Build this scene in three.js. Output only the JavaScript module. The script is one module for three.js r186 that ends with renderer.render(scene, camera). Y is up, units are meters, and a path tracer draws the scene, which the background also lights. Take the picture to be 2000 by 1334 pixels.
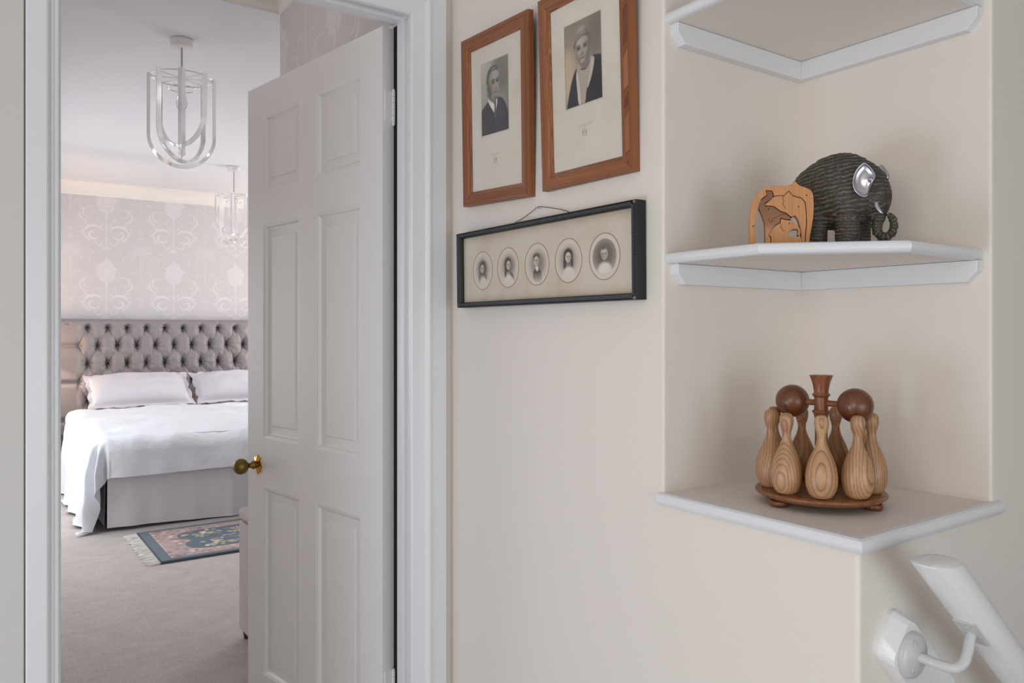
import * as THREE from 'three';
import { mergeGeometries, mergeVertices, toCreasedNormals } from 'three/addons/utils/BufferGeometryUtils.js';
import { RoundedBoxGeometry } from 'three/addons/geometries/RoundedBoxGeometry.js';
import { RectAreaLightUniformsLib } from 'three/addons/lights/RectAreaLightUniformsLib.js';
import { createNoise2D, createNoise3D } from 'simplex-noise';

// ---------------------------------------------------------------- camera, daylight, exposure
const scene = new THREE.Scene();
const renderer = new THREE.WebGLRenderer({ antialias: true });
renderer.toneMapping = THREE.LinearToneMapping;
renderer.toneMappingExposure = 1.0;
renderer.shadowMap.enabled = true;
renderer.shadowMap.type = THREE.PCFSoftShadowMap;
RectAreaLightUniformsLib.init();

const YAW = 35.02 * Math.PI / 180;
const camera = new THREE.PerspectiveCamera(2 * Math.atan(667 / 1519.44) * 180 / Math.PI, 2000 / 1334, 0.02, 60);
camera.position.set(0, 1.21, 0);
camera.rotation.set(0, -YAW, 0);
camera.setViewOffset(2000, 1334, 0, 20.5, 2000, 1334);
scene.add(camera);

scene.background = new THREE.Color().setRGB(0.3, 0.34, 0.4);          // overcast sky outside the windows

function daylight(x, y, z, w, h, towards, color, intensity) {         // the daylight of one window, as wide and tall as its glass
  const l = new THREE.RectAreaLight(color, intensity, w, h);
  l.position.set(x, y, z); l.lookAt(x + towards[0], y + towards[1], z + towards[2]); scene.add(l);
}
daylight(0.3, 0.85, 1.93, 2.0, 1.3, [0, 0, -1], new THREE.Color().setRGB(0.91, 1, 1.06), 2.75);      // landing, low window behind the camera
daylight(-1.53, 1.45, 0.3, 1.4, 1.1, [1, -0.05, 0], new THREE.Color().setRGB(1.09, 1, 0.84), 3.4);      // landing, left of the camera
daylight(-1.53, 0.5, -1.05, 0.8, 0.8, [1, 0.0, 0], new THREE.Color().setRGB(0.84, 1, 1.22), 5.9);      // landing, added low pane that brightens the foot of the door wall
daylight(-0.53, 1.2, -5.55, 2.0, 1.7, [1, -0.55, 0], new THREE.Color().setRGB(0.97, 0.985, 1.01), 3.7);      // bedroom, left of the bed
daylight(4.13, 1.35, -6.1, 0.95, 1.6, [-1, -0.12, 0.1], new THREE.Color().setRGB(1.0, 0.985, 0.985), 11.5);     // bedroom, far right

// ---------------------------------------------------------------- helpers
let seed = 12345;
const rnd = () => { seed = (seed + 0x6d2b79f5) | 0; let t = Math.imul(seed ^ (seed >>> 15), 1 | seed); t = (t + Math.imul(t ^ (t >>> 7), 61 | t)) ^ t; return ((t ^ (t >>> 14)) >>> 0) / 4294967296; };
const noise2 = createNoise2D(rnd), noise3 = createNoise3D(rnd);
const V = (x, y, z) => new THREE.Vector3(x, y, z);
const V2 = (x, y) => new THREE.Vector2(x, y);
const lerp = (a, b, t) => a + (b - a) * t, clamp = (x, a, b) => Math.min(b, Math.max(a, x));
const smooth = (a, b, x) => { const t = clamp((x - a) / (b - a), 0, 1); return t * t * (3 - 2 * t); };

const taken = new Map();
function numbered(n) { const k = taken.get(n) ?? 0; taken.set(n, k + 1); return k ? n + '_' + String(k).padStart(3, '0') : n; }
function mesh(name, geo, mat, parent) {
  const m = new THREE.Mesh(geo, mat); m.castShadow = m.receiveShadow = true;
  m.name = parent ? name : numbered(name); (parent ?? scene).add(m); return m;
}
function tag(o, label, category, group) { Object.assign(o.userData, { label, category }); if (group) o.userData.group = group; return o; }
function thing(name, label, category, pos = [0, 0, 0], group) {
  const o = new THREE.Group(); o.name = numbered(name); o.position.set(...pos); scene.add(o); return tag(o, label, category, group);
}
function struct(name, geo, mat) { const m = mesh(name, geo, mat); m.userData.kind = 'structure'; return m; }
function structGroup(name, pos = [0, 0, 0]) { const o = new THREE.Group(); o.name = numbered(name); o.position.set(...pos); o.userData.kind = 'structure'; scene.add(o); return o; }
const plain = (g) => { let r = g.index ? g.toNonIndexed() : g; for (const k of Object.keys(r.attributes)) if (!['position', 'normal', 'uv'].includes(k)) r.deleteAttribute(k); return r; };
const merge = (...gs) => mergeGeometries(gs.flat().map(plain));
function box(x0, x1, y0, y1, z0, z1) { const g = new THREE.BoxGeometry(x1 - x0, y1 - y0, z1 - z0); g.translate((x0 + x1) / 2, (y0 + y1) / 2, (z0 + z1) / 2); return g; }
function rbox(x0, x1, y0, y1, z0, z1, r = 0.003, s = 2) { const g = new RoundedBoxGeometry(x1 - x0, y1 - y0, z1 - z0, s, r); g.translate((x0 + x1) / 2, (y0 + y1) / 2, (z0 + z1) / 2); return g; }
function boxUV(g0, s = 1, ox = 0, oy = 0) {                           // uv in metres (over s), by the way each face looks
  const g = plain(g0), p = g.attributes.position, uv = new Float32Array(p.count * 2), a = V(), b = V(), c = V(), n = V();
  for (let i = 0; i < p.count; i += 3) {
    a.fromBufferAttribute(p, i); b.fromBufferAttribute(p, i + 1); c.fromBufferAttribute(p, i + 2);
    n.copy(b).sub(a).cross(c.clone().sub(a)); const ax = Math.abs(n.x), ay = Math.abs(n.y), az = Math.abs(n.z);
    for (let k = 0; k < 3; k++) {
      const q = [a, b, c][k], u = az >= ax && az >= ay ? q.x : ax >= ay ? q.z : q.x, v = ay > ax && ay > az ? q.z : q.y;
      uv[(i + k) * 2] = (u - ox) / s; uv[(i + k) * 2 + 1] = (v - oy) / s;
    }
  }
  g.setAttribute('uv', new THREE.BufferAttribute(uv, 2)); return g;
}
function plan(points, y0, y1, bevel) {                                 // points (x, z) seen from above, extruded upwards; bevel rounds top and bottom edges
  const s = new THREE.Shape(points.map(([x, z]) => V2(x, -z)));
  const g = new THREE.ExtrudeGeometry(s, bevel ? { depth: y1 - y0 - 2 * bevel, bevelEnabled: true, bevelSize: bevel, bevelOffset: -bevel, bevelThickness: bevel, bevelSegments: 5 } : { depth: y1 - y0, bevelEnabled: false });
  g.rotateX(-Math.PI / 2); g.translate(0, y0 + (bevel ?? 0), 0); return g;
}
function fillet(points, at, r, n = 5) {                               // rounds the listed corners of a plan
  const out = [];
  points.forEach((p, i) => {
    if (!at.includes(i)) { out.push(p); return; }
    const a = points[(i + points.length - 1) % points.length], b = points[(i + 1) % points.length];
    const da = Math.hypot(a[0] - p[0], a[1] - p[1]), db = Math.hypot(b[0] - p[0], b[1] - p[1]);
    const A = [p[0] + (a[0] - p[0]) * r / da, p[1] + (a[1] - p[1]) * r / da], B = [p[0] + (b[0] - p[0]) * r / db, p[1] + (b[1] - p[1]) * r / db];
    for (let k = 0; k <= n; k++) { const t = k / n, u = 1 - t; out.push([u * u * A[0] + 2 * u * t * p[0] + t * t * B[0], u * u * A[1] + 2 * u * t * p[1] + t * t * B[1]]); }
  });
  return out;
}
function sweepProfile(profile, from, to, out, up) {                   // straight moulding: profile (o, u) along out and up
  const pos = [], idx = [], n = profile.length;
  for (const end of [from, to]) for (const [o, u] of profile) pos.push(end.x + out.x * o + up.x * u, end.y + out.y * o + up.y * u, end.z + out.z * o + up.z * u);
  for (let i = 0; i < n; i++) { const j = (i + 1) % n; idx.push(i, j, n + j, i, n + j, n + i); }
  const tri = THREE.ShapeUtils.triangulateShape(profile.map(([o, u]) => V2(o, u)), []);
  for (const [a, b, c] of tri) idx.push(c, b, a, n + a, n + b, n + c);
  const g = new THREE.BufferGeometry(); g.setAttribute('position', new THREE.Float32BufferAttribute(pos, 3)); g.setIndex(idx);
  const dir = to.clone().sub(from), area = THREE.ShapeUtils.area(profile.map(([o, u]) => V2(o, u)));
  if (out.clone().cross(up).dot(dir) * area < 0) { const a = g.index.array; for (let i = 0; i < a.length; i += 3) { const t = a[i]; a[i] = a[i + 1]; a[i + 1] = t; } }
  const h = toCreasedNormals(g, 0.5); h.setAttribute('uv', new THREE.Float32BufferAttribute(new Float32Array(h.attributes.position.count * 2), 2)); return boxUV(h);
}
function tube(points, r, seg = 40, rad = 10, closed = false) { return new THREE.TubeGeometry(new THREE.CatmullRomCurve3(points.map((p) => Array.isArray(p) ? V(...p) : p), closed), seg, r, rad, closed); }
function lathe(pts, seg = 48) { return new THREE.LatheGeometry(pts.map(([r, y]) => V2(Math.max(r, 1e-5), y)), seg); }
function surface(nu, nv, f, closedU = false) {                        // grid f(u, v) -> Vector3, u and v in 0..1
  const pos = [], uv = [], idx = [];
  for (let j = 0; j <= nv; j++) for (let i = 0; i <= nu; i++) { const p = f(i / nu, j / nv); pos.push(p.x, p.y, p.z); uv.push(i / nu, j / nv); }
  for (let j = 0; j < nv; j++) for (let i = 0; i < nu; i++) { const a = j * (nu + 1) + i, b = a + 1, c = a + nu + 1, d = c + 1; idx.push(a, b, d, a, d, c); }
  const g = new THREE.BufferGeometry(); g.setAttribute('position', new THREE.Float32BufferAttribute(pos, 3)); g.setAttribute('uv', new THREE.Float32BufferAttribute(uv, 2)); g.setIndex(idx); g.computeVertexNormals(); return g;
}
function surfaceNets(f, lo, hi, cell) {                               // meshes the surface f = 0 (f < 0 inside)
  const n = [0, 1, 2].map((k) => Math.ceil((hi[k] - lo[k]) / cell) + 1), [nx, ny, nz] = n, F = new Float32Array(nx * ny * nz), at = (i, j, k) => (k * ny + j) * nx + i;
  for (let k = 0; k < nz; k++) for (let j = 0; j < ny; j++) for (let i = 0; i < nx; i++) F[at(i, j, k)] = f(lo[0] + i * cell, lo[1] + j * cell, lo[2] + k * cell);
  const id = new Int32Array(nx * ny * nz).fill(-1), pos = [], idx = [];
  const E = []; for (let a = 0; a < 8; a++) for (const b of [1, 2, 4]) if (!(a & b)) E.push([a, a | b]);
  for (let k = 0; k < nz - 1; k++) for (let j = 0; j < ny - 1; j++) for (let i = 0; i < nx - 1; i++) {
    const v = []; let m = 0; for (let c = 0; c < 8; c++) { v[c] = F[at(i + (c & 1), j + (c >> 1 & 1), k + (c >> 2))]; if (v[c] < 0) m |= 1 << c; }
    if (m === 0 || m === 255) continue;
    let x = 0, y = 0, z = 0, q = 0;
    for (const [a, b] of E) { if ((v[a] < 0) === (v[b] < 0)) continue; const t = v[a] / (v[a] - v[b]); x += lerp(a & 1, b & 1, t); y += lerp(a >> 1 & 1, b >> 1 & 1, t); z += lerp(a >> 2, b >> 2, t); q++; }
    id[at(i, j, k)] = pos.length / 3; pos.push(lo[0] + (i + x / q) * cell, lo[1] + (j + y / q) * cell, lo[2] + (k + z / q) * cell);
  }
  const quad = (a, b, c, d, flip) => { if (a < 0 || b < 0 || c < 0 || d < 0) return; flip ? idx.push(a, c, b, a, d, c) : idx.push(a, b, c, a, c, d); };
  for (let k = 1; k < nz - 1; k++) for (let j = 1; j < ny - 1; j++) for (let i = 1; i < nx - 1; i++) {
    const s = F[at(i, j, k)] < 0;
    if (s !== F[at(i + 1, j, k)] < 0) quad(id[at(i, j - 1, k - 1)], id[at(i, j, k - 1)], id[at(i, j, k)], id[at(i, j - 1, k)], !s);
    if (s !== F[at(i, j + 1, k)] < 0) quad(id[at(i - 1, j, k - 1)], id[at(i - 1, j, k)], id[at(i, j, k)], id[at(i, j, k - 1)], !s);
    if (s !== F[at(i, j, k + 1)] < 0) quad(id[at(i - 1, j - 1, k)], id[at(i, j - 1, k)], id[at(i, j, k)], id[at(i - 1, j, k)], !s);
  }
  const g = new THREE.BufferGeometry(); g.setAttribute('position', new THREE.Float32BufferAttribute(pos, 3)); g.setIndex(idx); g.computeVertexNormals();
  g.setAttribute('uv', new THREE.Float32BufferAttribute(new Float32Array(pos.length / 3 * 2), 2)); return g;
}
const smin = (a, b, k) => { const h = clamp(0.5 + 0.5 * (b - a) / k, 0, 1); return lerp(b, a, h) - k * h * (1 - h); };

// ---------------------------------------------------------------- textures and materials
function canvasTex(w, h, draw, repeat) {
  const c = document.createElement('canvas'); c.width = w; c.height = h; draw(c.getContext('2d'), w, h);
  const t = new THREE.CanvasTexture(c); t.colorSpace = THREE.SRGBColorSpace; t.anisotropy = 8; if (repeat) t.wrapS = t.wrapT = THREE.RepeatWrapping; return t;
}
function dataTex(w, h, f, color) {                                   // f(x, y) -> [r, g, b] in 0..255, tileable when f is
  const d = new Uint8Array(w * h * 4); for (let y = 0; y < h; y++) for (let x = 0; x < w; x++) { const c = f(x, y); d.set([c[0], c[1], c[2], 255], (y * w + x) * 4); }
  const t = new THREE.DataTexture(d, w, h); t.magFilter = t.minFilter = THREE.LinearFilter; t.wrapS = t.wrapT = THREE.RepeatWrapping; if (color) t.colorSpace = THREE.SRGBColorSpace; t.needsUpdate = true; return t;
}
const tn = (x, y, w, f) => { const a = x / w * 2 * Math.PI, b = y / w * 2 * Math.PI, r = f / (2 * Math.PI); return noise3(Math.cos(a) * r + Math.cos(b) * r * 1.7, Math.sin(a) * r + 7, Math.sin(b) * r * 1.7); };
const rep = (t, s) => { const q = t.clone(); q.repeat.set(1 / s, 1 / s); q.needsUpdate = true; return q; };
const plasterBump = dataTex(256, 256, (x, y) => { const v = 128 + 60 * tn(x, y, 256, 14) + 40 * tn(x + 31, y, 256, 40) + 18 * (rnd() - 0.5); return [v, v, v]; });
const brushBump = dataTex(256, 256, (x, y) => { const v = 128 + 55 * tn(x * 1, y, 256, 30) + 20 * (rnd() - 0.5); return [v, v, v]; });
const M = {};
M.wall = new THREE.MeshStandardMaterial({ color: 0xe6ddd5, roughness: 0.72, bumpMap: rep(plasterBump, 0.5), bumpScale: 0.0005 });
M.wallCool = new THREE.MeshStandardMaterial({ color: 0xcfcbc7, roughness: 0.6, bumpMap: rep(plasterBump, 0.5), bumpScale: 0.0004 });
M.gloss = new THREE.MeshPhysicalMaterial({ color: 0xe2e2e4, roughness: 0.34, bumpMap: rep(brushBump, 0.25), bumpScale: 0.0002 });
M.door = new THREE.MeshPhysicalMaterial({ color: 0xe3e0de, roughness: 0.38, bumpMap: rep(brushBump, 0.3), bumpScale: 0.0002 });
M.ceiling = new THREE.MeshStandardMaterial({ color: 0xe3e5e9, roughness: 0.9 });
M.coving = new THREE.MeshStandardMaterial({ color: 0xf0ebe6, roughness: 0.75 });
M.shelf = new THREE.MeshPhysicalMaterial({ color: 0xe4dad2, roughness: 0.42, bumpMap: rep(brushBump, 0.25), bumpScale: 0.0002 });
M.handrail = new THREE.MeshPhysicalMaterial({ color: 0xe8e8e8, roughness: 0.22, clearcoat: 0.5, clearcoatRoughness: 0.15, bumpMap: rep(brushBump, 0.12), bumpScale: 0.0006 });
M.chrome = new THREE.MeshStandardMaterial({ color: 0xd8d8d8, metalness: 1, roughness: 0.2 });
M.brass = new THREE.MeshStandardMaterial({ color: 0x7d6a38, metalness: 1, roughness: 0.36, bumpMap: rep(plasterBump, 0.03), bumpScale: 0.0001 });
M.brassBright = new THREE.MeshStandardMaterial({ color: 0xd69a55, metalness: 1, roughness: 0.16 });
M.silver = new THREE.MeshStandardMaterial({ color: 0xbcbcc4, metalness: 1, roughness: 0.26 });
M.glass = new THREE.MeshPhysicalMaterial({ color: 0xffffff, roughness: 0.02, transmission: 1, thickness: 0, ior: 1.5 });
M.acrylic = new THREE.MeshPhysicalMaterial({ color: 0xffffff, roughness: 0.1, transmission: 0.7, thickness: 0.02, ior: 1.46 });
M.acrylicFrost = new THREE.MeshPhysicalMaterial({ color: 0xffffff, roughness: 0.25, transmission: 0.85, thickness: 0.02, ior: 1.46 });
M.white = new THREE.MeshStandardMaterial({ color: 0xe8e4e2, roughness: 0.5 });
M.gapShade = new THREE.MeshStandardMaterial({ color: 0x0b0908, roughness: 0.9 });  // near-black that paints the shade inside the hinge gap
M.dark = new THREE.MeshStandardMaterial({ color: 0x1c1816, roughness: 0.6 });

const carpetTex = dataTex(512, 512, (x, y) => { const n = tn(x, y, 512, 6) * 5 + tn(x, y + 91, 512, 60) * 9 + (rnd() - 0.5) * 26; return [193 + n, 186 + n, 183 + n]; }, true);
const carpetBump = dataTex(512, 512, (x, y) => { const v = 128 + tn(x, y, 512, 90) * 40 + (rnd() - 0.5) * 150; return [v, v, v]; });
M.carpet = new THREE.MeshStandardMaterial({ map: rep(carpetTex, 0.7), bumpMap: rep(carpetBump, 0.7), bumpScale: 0.004, roughness: 1 });

// wallpaper: pale scrolls, medallions and palms, one repeat 0.55 by 0.61 m
const WPX = 0.555, WPY = 0.61;
function scroll(c, x, y, r, turn, a0, w) {                            // a tapering C-scroll that winds into itself
  const n = 46; let px, py;
  for (let i = 0; i <= n; i++) {
    const t = i / n, a = a0 + turn * t * 5.2, q = r * (1 - 0.8 * t), X = x + Math.cos(a) * q, Y = y + Math.sin(a) * q;
    if (i) { c.lineWidth = w * (0.35 + Math.sin(Math.PI * Math.min(1, t * 1.15)) * 0.9); c.beginPath(); c.moveTo(px, py); c.lineTo(X, Y); c.stroke(); }
    px = X; py = Y;
  }
}
const leafShape = (c, x, y, l, w, a) => { c.save(); c.translate(x, y); c.rotate(a); c.beginPath(); c.moveTo(0, 0); c.quadraticCurveTo(l * 0.4, -w, l, 0); c.quadraticCurveTo(l * 0.4, w, 0, 0); c.fill(); c.restore(); };
const wallpaper = canvasTex(832, 914, (main, W, H) => {
  const sheet = document.createElement('canvas'); sheet.width = W; sheet.height = H; let c = main;
  c.fillStyle = '#d4cfcf'; c.fillRect(0, 0, W, H);
  for (let i = 0; i < 900; i++) { c.fillStyle = `rgba(${rnd() < 0.5 ? '255,250,250' : '190,180,182'},0.035)`; c.fillRect(rnd() * W, 0, 1.2, H); }
  const ink = '#e3dddf', pale = '#e8e3e5';
  const crescent = (x, y, r, a0, a1, w) => { const n = 30; c.lineCap = 'round'; for (let i = 0; i < n; i++) { const t = i / n, a = lerp(a0, a1, t), b = lerp(a0, a1, (i + 1.4) / n); c.lineWidth = w * (0.15 + Math.sin(Math.PI * t)); c.beginPath(); c.moveTo(x + Math.cos(a) * r, y + Math.sin(a) * r); c.lineTo(x + Math.cos(b) * r, y + Math.sin(b) * r); c.stroke(); } };
  const draw = (ox, oy) => {                                          // everything round one medallion, drawn in units of 1/372 of the repeat
    c.save(); c.translate(ox, oy); c.scale(W / 372, H / 420); c.lineCap = 'round';
    for (const s of [-1, 1]) {
      c.save(); c.scale(s, 1); c.strokeStyle = c.fillStyle = ink;
      scroll(c, 92, 76, 44, 1, -2.3, 6); crescent(100, 82, 38, -0.9, 1.7, 10); leafShape(c, 128, 34, 34, 9, 1.9); leafShape(c, 120, 128, 30, 9, 2.6); leafShape(c, 54, 96, 26, 7, 2.2);      // C-scroll
      scroll(c, 142, 16, 24, -1, 0.6, 4);
      c.strokeStyle = c.fillStyle = pale; scroll(c, 70, 196, 36, -1, 2.9, 9); crescent(66, 204, 56, -2.7, -0.25, 10); for (let k = 0; k < 7; k++) leafShape(c, 30 + k * 15, 160 - 12 * Math.sin(k / 6 * Math.PI), 17, 6, -1.5 + k * 0.3);   // rose curl
      for (let k = 0; k < 6; k++) leafShape(c, 118 - k * 4, 178 + k * 9, 26, 7, 0.5 + k * 0.35);
      c.strokeStyle = c.fillStyle = ink; crescent(34, 238, 26, -1.2, 2.4, 6); leafShape(c, 14, 244, 40, 8, 0.7); leafShape(c, 14, 150, 30, 7, -0.8);
      crescent(116, -66, 30, 2.2, 4.6, 4); scroll(c, 136, -112, 20, -1, 0.8, 4); leafShape(c, 60, -110, 40, 6, -0.5); leafShape(c, 150, 110, 30, 6, -1.4);
      c.restore();
    }
    c.strokeStyle = c.fillStyle = ink;
    c.lineWidth = 5; c.beginPath(); c.moveTo(0, 80); c.lineTo(0, 260); c.stroke(); leafShape(c, 0, 176, 44, 12, -Math.PI / 2); leafShape(c, 0, 205, 50, 11, Math.PI / 2);
    for (let k = 0; k < 5; k++) leafShape(c, 0, 268, 36, 6, Math.PI / 2 + (k - 2) * 0.5);
    c.fillStyle = ink; c.beginPath(); c.ellipse(0, 0, 40, 50, 0, 0, 7); c.fill();
    for (let k = 0; k < 44; k++) { const a = k / 44 * 6.283, q = 0.75 + 0.5 * rnd() ; c.beginPath(); c.ellipse(Math.cos(a) * 42 * q, Math.sin(a) * 52 * q * (a > 3.3 && a < 6 ? 0.9 : 1), 6 + 4 * rnd(), 5 + 4 * rnd(), a, 0, 7); c.fill(); }
    leafShape(c, 0, -44, 46, 16, -Math.PI / 2); leafShape(c, 0, 44, 62, 13, Math.PI / 2); c.strokeStyle = '#d9d4d4'; c.lineWidth = 1.6; for (let k = 0; k < 9; k++) crescent(0, 0, 12 + k * 4, k, k + 2.2, 2);
    c.restore();
  };
  const palm = (ox, oy) => {
    c.save(); c.translate(ox, oy); c.scale(W / 372, H / 420); c.strokeStyle = c.fillStyle = '#dcd7d9'; c.lineWidth = 6; c.beginPath(); c.moveTo(0, -130); c.lineTo(0, 60); c.stroke(); c.lineWidth = 2; for (const q of [-7, 7]) { c.beginPath(); c.moveTo(q, -90); c.lineTo(q * 0.6, 30); c.stroke(); }
    for (const s of [-1, 1]) for (let k = 0; k < 7; k++) leafShape(c, 0, -122 + k * 2, 100 - k * 5, 7, s > 0 ? -0.85 + k * 0.22 : Math.PI + 0.85 - k * 0.22);
    for (const s of [-1, 1]) { c.beginPath(); c.arc(s * 54, -76, 8, 0, 7); c.fill(); }
    for (let k = 0; k < 5; k++) leafShape(c, 0, -130, 56, 6, -Math.PI / 2 + (k - 2) * 0.36); leafShape(c, 0, -190, 44, 10, -Math.PI / 2); for (const s of [-1, 1]) leafShape(c, 0, -196, 26, 7, -Math.PI / 2 + s * 0.9);
    leafShape(c, 0, 10, 34, 14, Math.PI / 2); leafShape(c, 0, 44, 34, 6, Math.PI / 2); for (const s of [-1, 1]) leafShape(c, 0, 180, 34, 9, -Math.PI / 2 + s * 0.7); leafShape(c, 0, 190, 40, 9, -Math.PI / 2); c.lineWidth = 3; c.beginPath(); c.moveTo(0, 190); c.lineTo(0, 230); c.stroke(); c.restore();
  };
  c = sheet.getContext('2d'); for (const dx of [-W, 0, W]) for (const dy of [-H, 0, H]) { palm(dx, H / 2 + dy); draw(W / 2 + dx, H / 2 + dy); }
  main.filter = 'blur(2.5px)'; main.globalAlpha = 0.85; main.drawImage(sheet, 0, 0); main.filter = 'none'; main.globalAlpha = 1;
}, true);
const wallpaperTex = wallpaper.clone(); wallpaperTex.repeat.set(1 / WPX, 1 / WPY); wallpaperTex.needsUpdate = true;
M.wallpaper = new THREE.MeshStandardMaterial({ map: wallpaperTex, roughness: 0.62 });

// ---------------------------------------------------------------- the shell
const HC = 2.42, XP = 1.031, ZD = -1.75, ZB = -7.65, BC = 2.5, LC = 2.585, XW = 1.045, ZE = -3.14;
// floors
struct('floor', boxUV(merge(box(-1.6, 1.05, -0.2, 0, ZD - 0.11, 2.0), box(1.05, 4.6, -0.2, 0, 0.5, 2.0))), M.carpet);
struct('floor', boxUV(box(-0.6, 4.3, -0.2, 0, ZB, ZD - 0.1)), M.carpet);
struct('floor', boxUV(box(1.0, 4.7, -2.8, -2.6, -0.75, 0.6)), M.carpet);
// the picture wall, its shelf recess and the stair wall below and beside it
const NZ = -0.994, NX = 1.433, SZ = -0.618;
struct('wall_right', boxUV(merge(
  plan(fillet([[XP, ZD - 0.11], [4.6, ZD - 0.11], [4.6, SZ], [NX, SZ], [NX, NZ], [XP, NZ]], [3, 5], 0.006), 0.9, HC),
  plan(fillet([[XP, ZD - 0.11], [4.6, ZD - 0.11], [4.6, SZ], [XP, SZ]], [3], 0.008), -2.6, 0.9))), M.wall);
// wall with the bedroom doorway (opening x 0.115..0.943, up to 2.037)
struct('wall_front', boxUV(merge(box(-1.7, 0.115, 0, HC, ZD - 0.1, ZD), box(0.943, XP, 0, HC, ZD - 0.1, ZD), box(0.115, 0.943, 2.037, HC, ZD - 0.1, ZD))), M.wall);
const holed = (along, a0, a1, holes, f) => {                          // a wall strip from a0 to a1 with rectangular openings [from, to, sill, head]
  const out = []; let at = a0; for (const [h0, h1, y0, y1] of holes) { out.push(f(at, h0, 0, HC), f(h0, h1, 0, y0), f(h0, h1, y1, HC)); at = h1; } out.push(f(at, a1, 0, HC)); return boxUV(merge(out));
};
struct('wall_left', holed('z', ZD, 2.1, [[-1.45, -0.65, 0.1, 0.9], [-0.4, 1.0, 0.9, 2.0]], (a, b, y0, y1) => box(-1.7, -1.6, y0, y1, a, b)), M.wall);
struct('wall_back', holed('x', -1.6, 4.7, [[-0.7, 1.3, 0.2, 1.5]], (a, b, y0, y1) => box(a, b, y0, y1, 2.0, 2.1)), M.wall);
struct('wall_stair_end', boxUV(box(4.6, 4.7, -2.6, HC, SZ - 0.1, 2.0)), M.wall);
struct('wall_stair_side', boxUV(merge(box(1.0, 4.6, -2.6, -0.2, 0.5, 0.6), box(0.95, 1.05, -2.6, -0.2, SZ, 0.5))), M.wall);
struct('ceiling', boxUV(box(-1.7, 4.7, HC, HC + 0.1, ZD - 0.1, 2.1)), M.ceiling);
// lobby and bedroom
const wpBack = boxUV(box(-0.6, 4.3, 0, BC + 0.1, ZB - 0.1, ZB), 1, 1.005 - WPX / 2, 1.735 - WPY / 2);
struct('wall_bedroom_back', wpBack, M.wallpaper);
struct('wall_bedroom_front', boxUV(merge(plan(fillet([[XW, ZD - 0.1], [XW, ZE], [4.3, ZE], [4.3, ZE + 0.1], [XW + 0.1, ZE + 0.1], [XW + 0.1, ZD - 0.1]], [1], 0.004), 0, 2.7), box(-0.4, -0.3, 0, 2.7, ZE, ZD - 0.1), box(-0.7, -0.4, 0, 2.7, ZE, ZE + 0.1)), 1, -3.4, 0.2), M.wallpaper);
struct('wall_bedroom_left', boxUV(merge(box(-0.7, -0.6, 0, 2.7, ZB - 0.1, -6.55), box(-0.7, -0.6, 0, 2.7, -4.55, ZE), box(-0.7, -0.6, 0, 0.35, -6.55, -4.55), box(-0.7, -0.6, 2.05, 2.7, -6.55, -4.55))), M.wallpaper);
struct('wall_bedroom_right', boxUV(merge(box(4.2, 4.3, 0, 2.7, ZB - 0.1, -6.575), box(4.2, 4.3, 0, 2.7, -5.625, ZE), box(4.2, 4.3, 0, 0.55, -6.575, -5.625), box(4.2, 4.3, 2.15, 2.7, -6.575, -5.625))), M.wallpaper);
struct('ceiling', boxUV(merge(box(-0.7, 4.3, BC, BC + 0.2, ZB - 0.1, ZE), box(-0.4, XW + 0.1, LC, LC + 0.115, ZE, ZD - 0.1))), M.ceiling);
// covings
const cove = (s) => { const p = [[0, 0], [0.006, 0], [0.006, -0.0]]; const q = [[0, 0], [0, -s]]; for (let i = 0; i <= 8; i++) { const a = i / 8 * Math.PI / 2; q.push([0.012 + (s - 0.012) * (1 - Math.cos(a)), -(s - 0.008) + (s - 0.016) * Math.sin(a)]); } q.push([s, 0]); return q; };
struct('trim_1', sweepProfile(cove(0.11), V(-0.6, BC, ZB), V(4.2, BC, ZB), V(0, 0, 1), V(0, 1, 0)), M.coving);
struct('trim_2', merge(sweepProfile(cove(0.085), V(XW, LC, ZD - 0.1), V(XW, LC, ZE), V(-1, 0, 0), V(0, 1, 0)), sweepProfile(cove(0.085), V(-0.3, LC, ZE), V(XW, LC, ZE), V(0, 0, 1), V(0, 1, 0))), M.coving);
for (const [a, b, o] of [[V(XW, 0, ZD - 0.1), V(XW, 0, ZE), V(-1, 0, 0)], [V(-0.6, 0, ZB), V(4.2, 0, ZB), V(0, 0, 1)]]) struct(o.x ? 'baseboard_right' : 'baseboard_back', sweepProfile([[0, 0], [0.016, 0], [0.016, 0.1], [0.008, 0.12], [0, 0.12]], a, b, o, V(0, 1, 0)), M.gloss);
// windows that let the daylight in
function windowAt(n, x, y, z, w, h, alongZ) {
  const g = structGroup('window_' + n, [x, y, z]); if (alongZ) g.rotation.y = Math.PI / 2;
  const fr = 0.05; mesh('window_frame', boxUV(merge(box(-w / 2, w / 2, -h / 2, -h / 2 + fr, -0.035, 0.035), box(-w / 2, w / 2, h / 2 - fr, h / 2, -0.035, 0.035), box(-w / 2, -w / 2 + fr, -h / 2, h / 2, -0.035, 0.035), box(w / 2 - fr, w / 2, -h / 2, h / 2, -0.035, 0.035), box(-0.025, 0.025, -h / 2, h / 2, -0.03, 0.03))), M.gloss, g);
  for (const s of [-1, 1]) mesh('pane', box(s > 0 ? 0.025 : -w / 2 + fr, s > 0 ? w / 2 - fr : -0.025, -h / 2 + fr, h / 2 - fr, -0.002, 0.002), M.glass, g);
}
windowAt(1, 0.3, 0.85, 2.05, 2.0, 1.3, false); windowAt(2, -1.65, 1.45, 0.3, 1.4, 1.1, true); windowAt(5, -1.65, 0.5, -1.05, 0.8, 0.8, true);  // the last, low one is added to light the lower door wall
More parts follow.
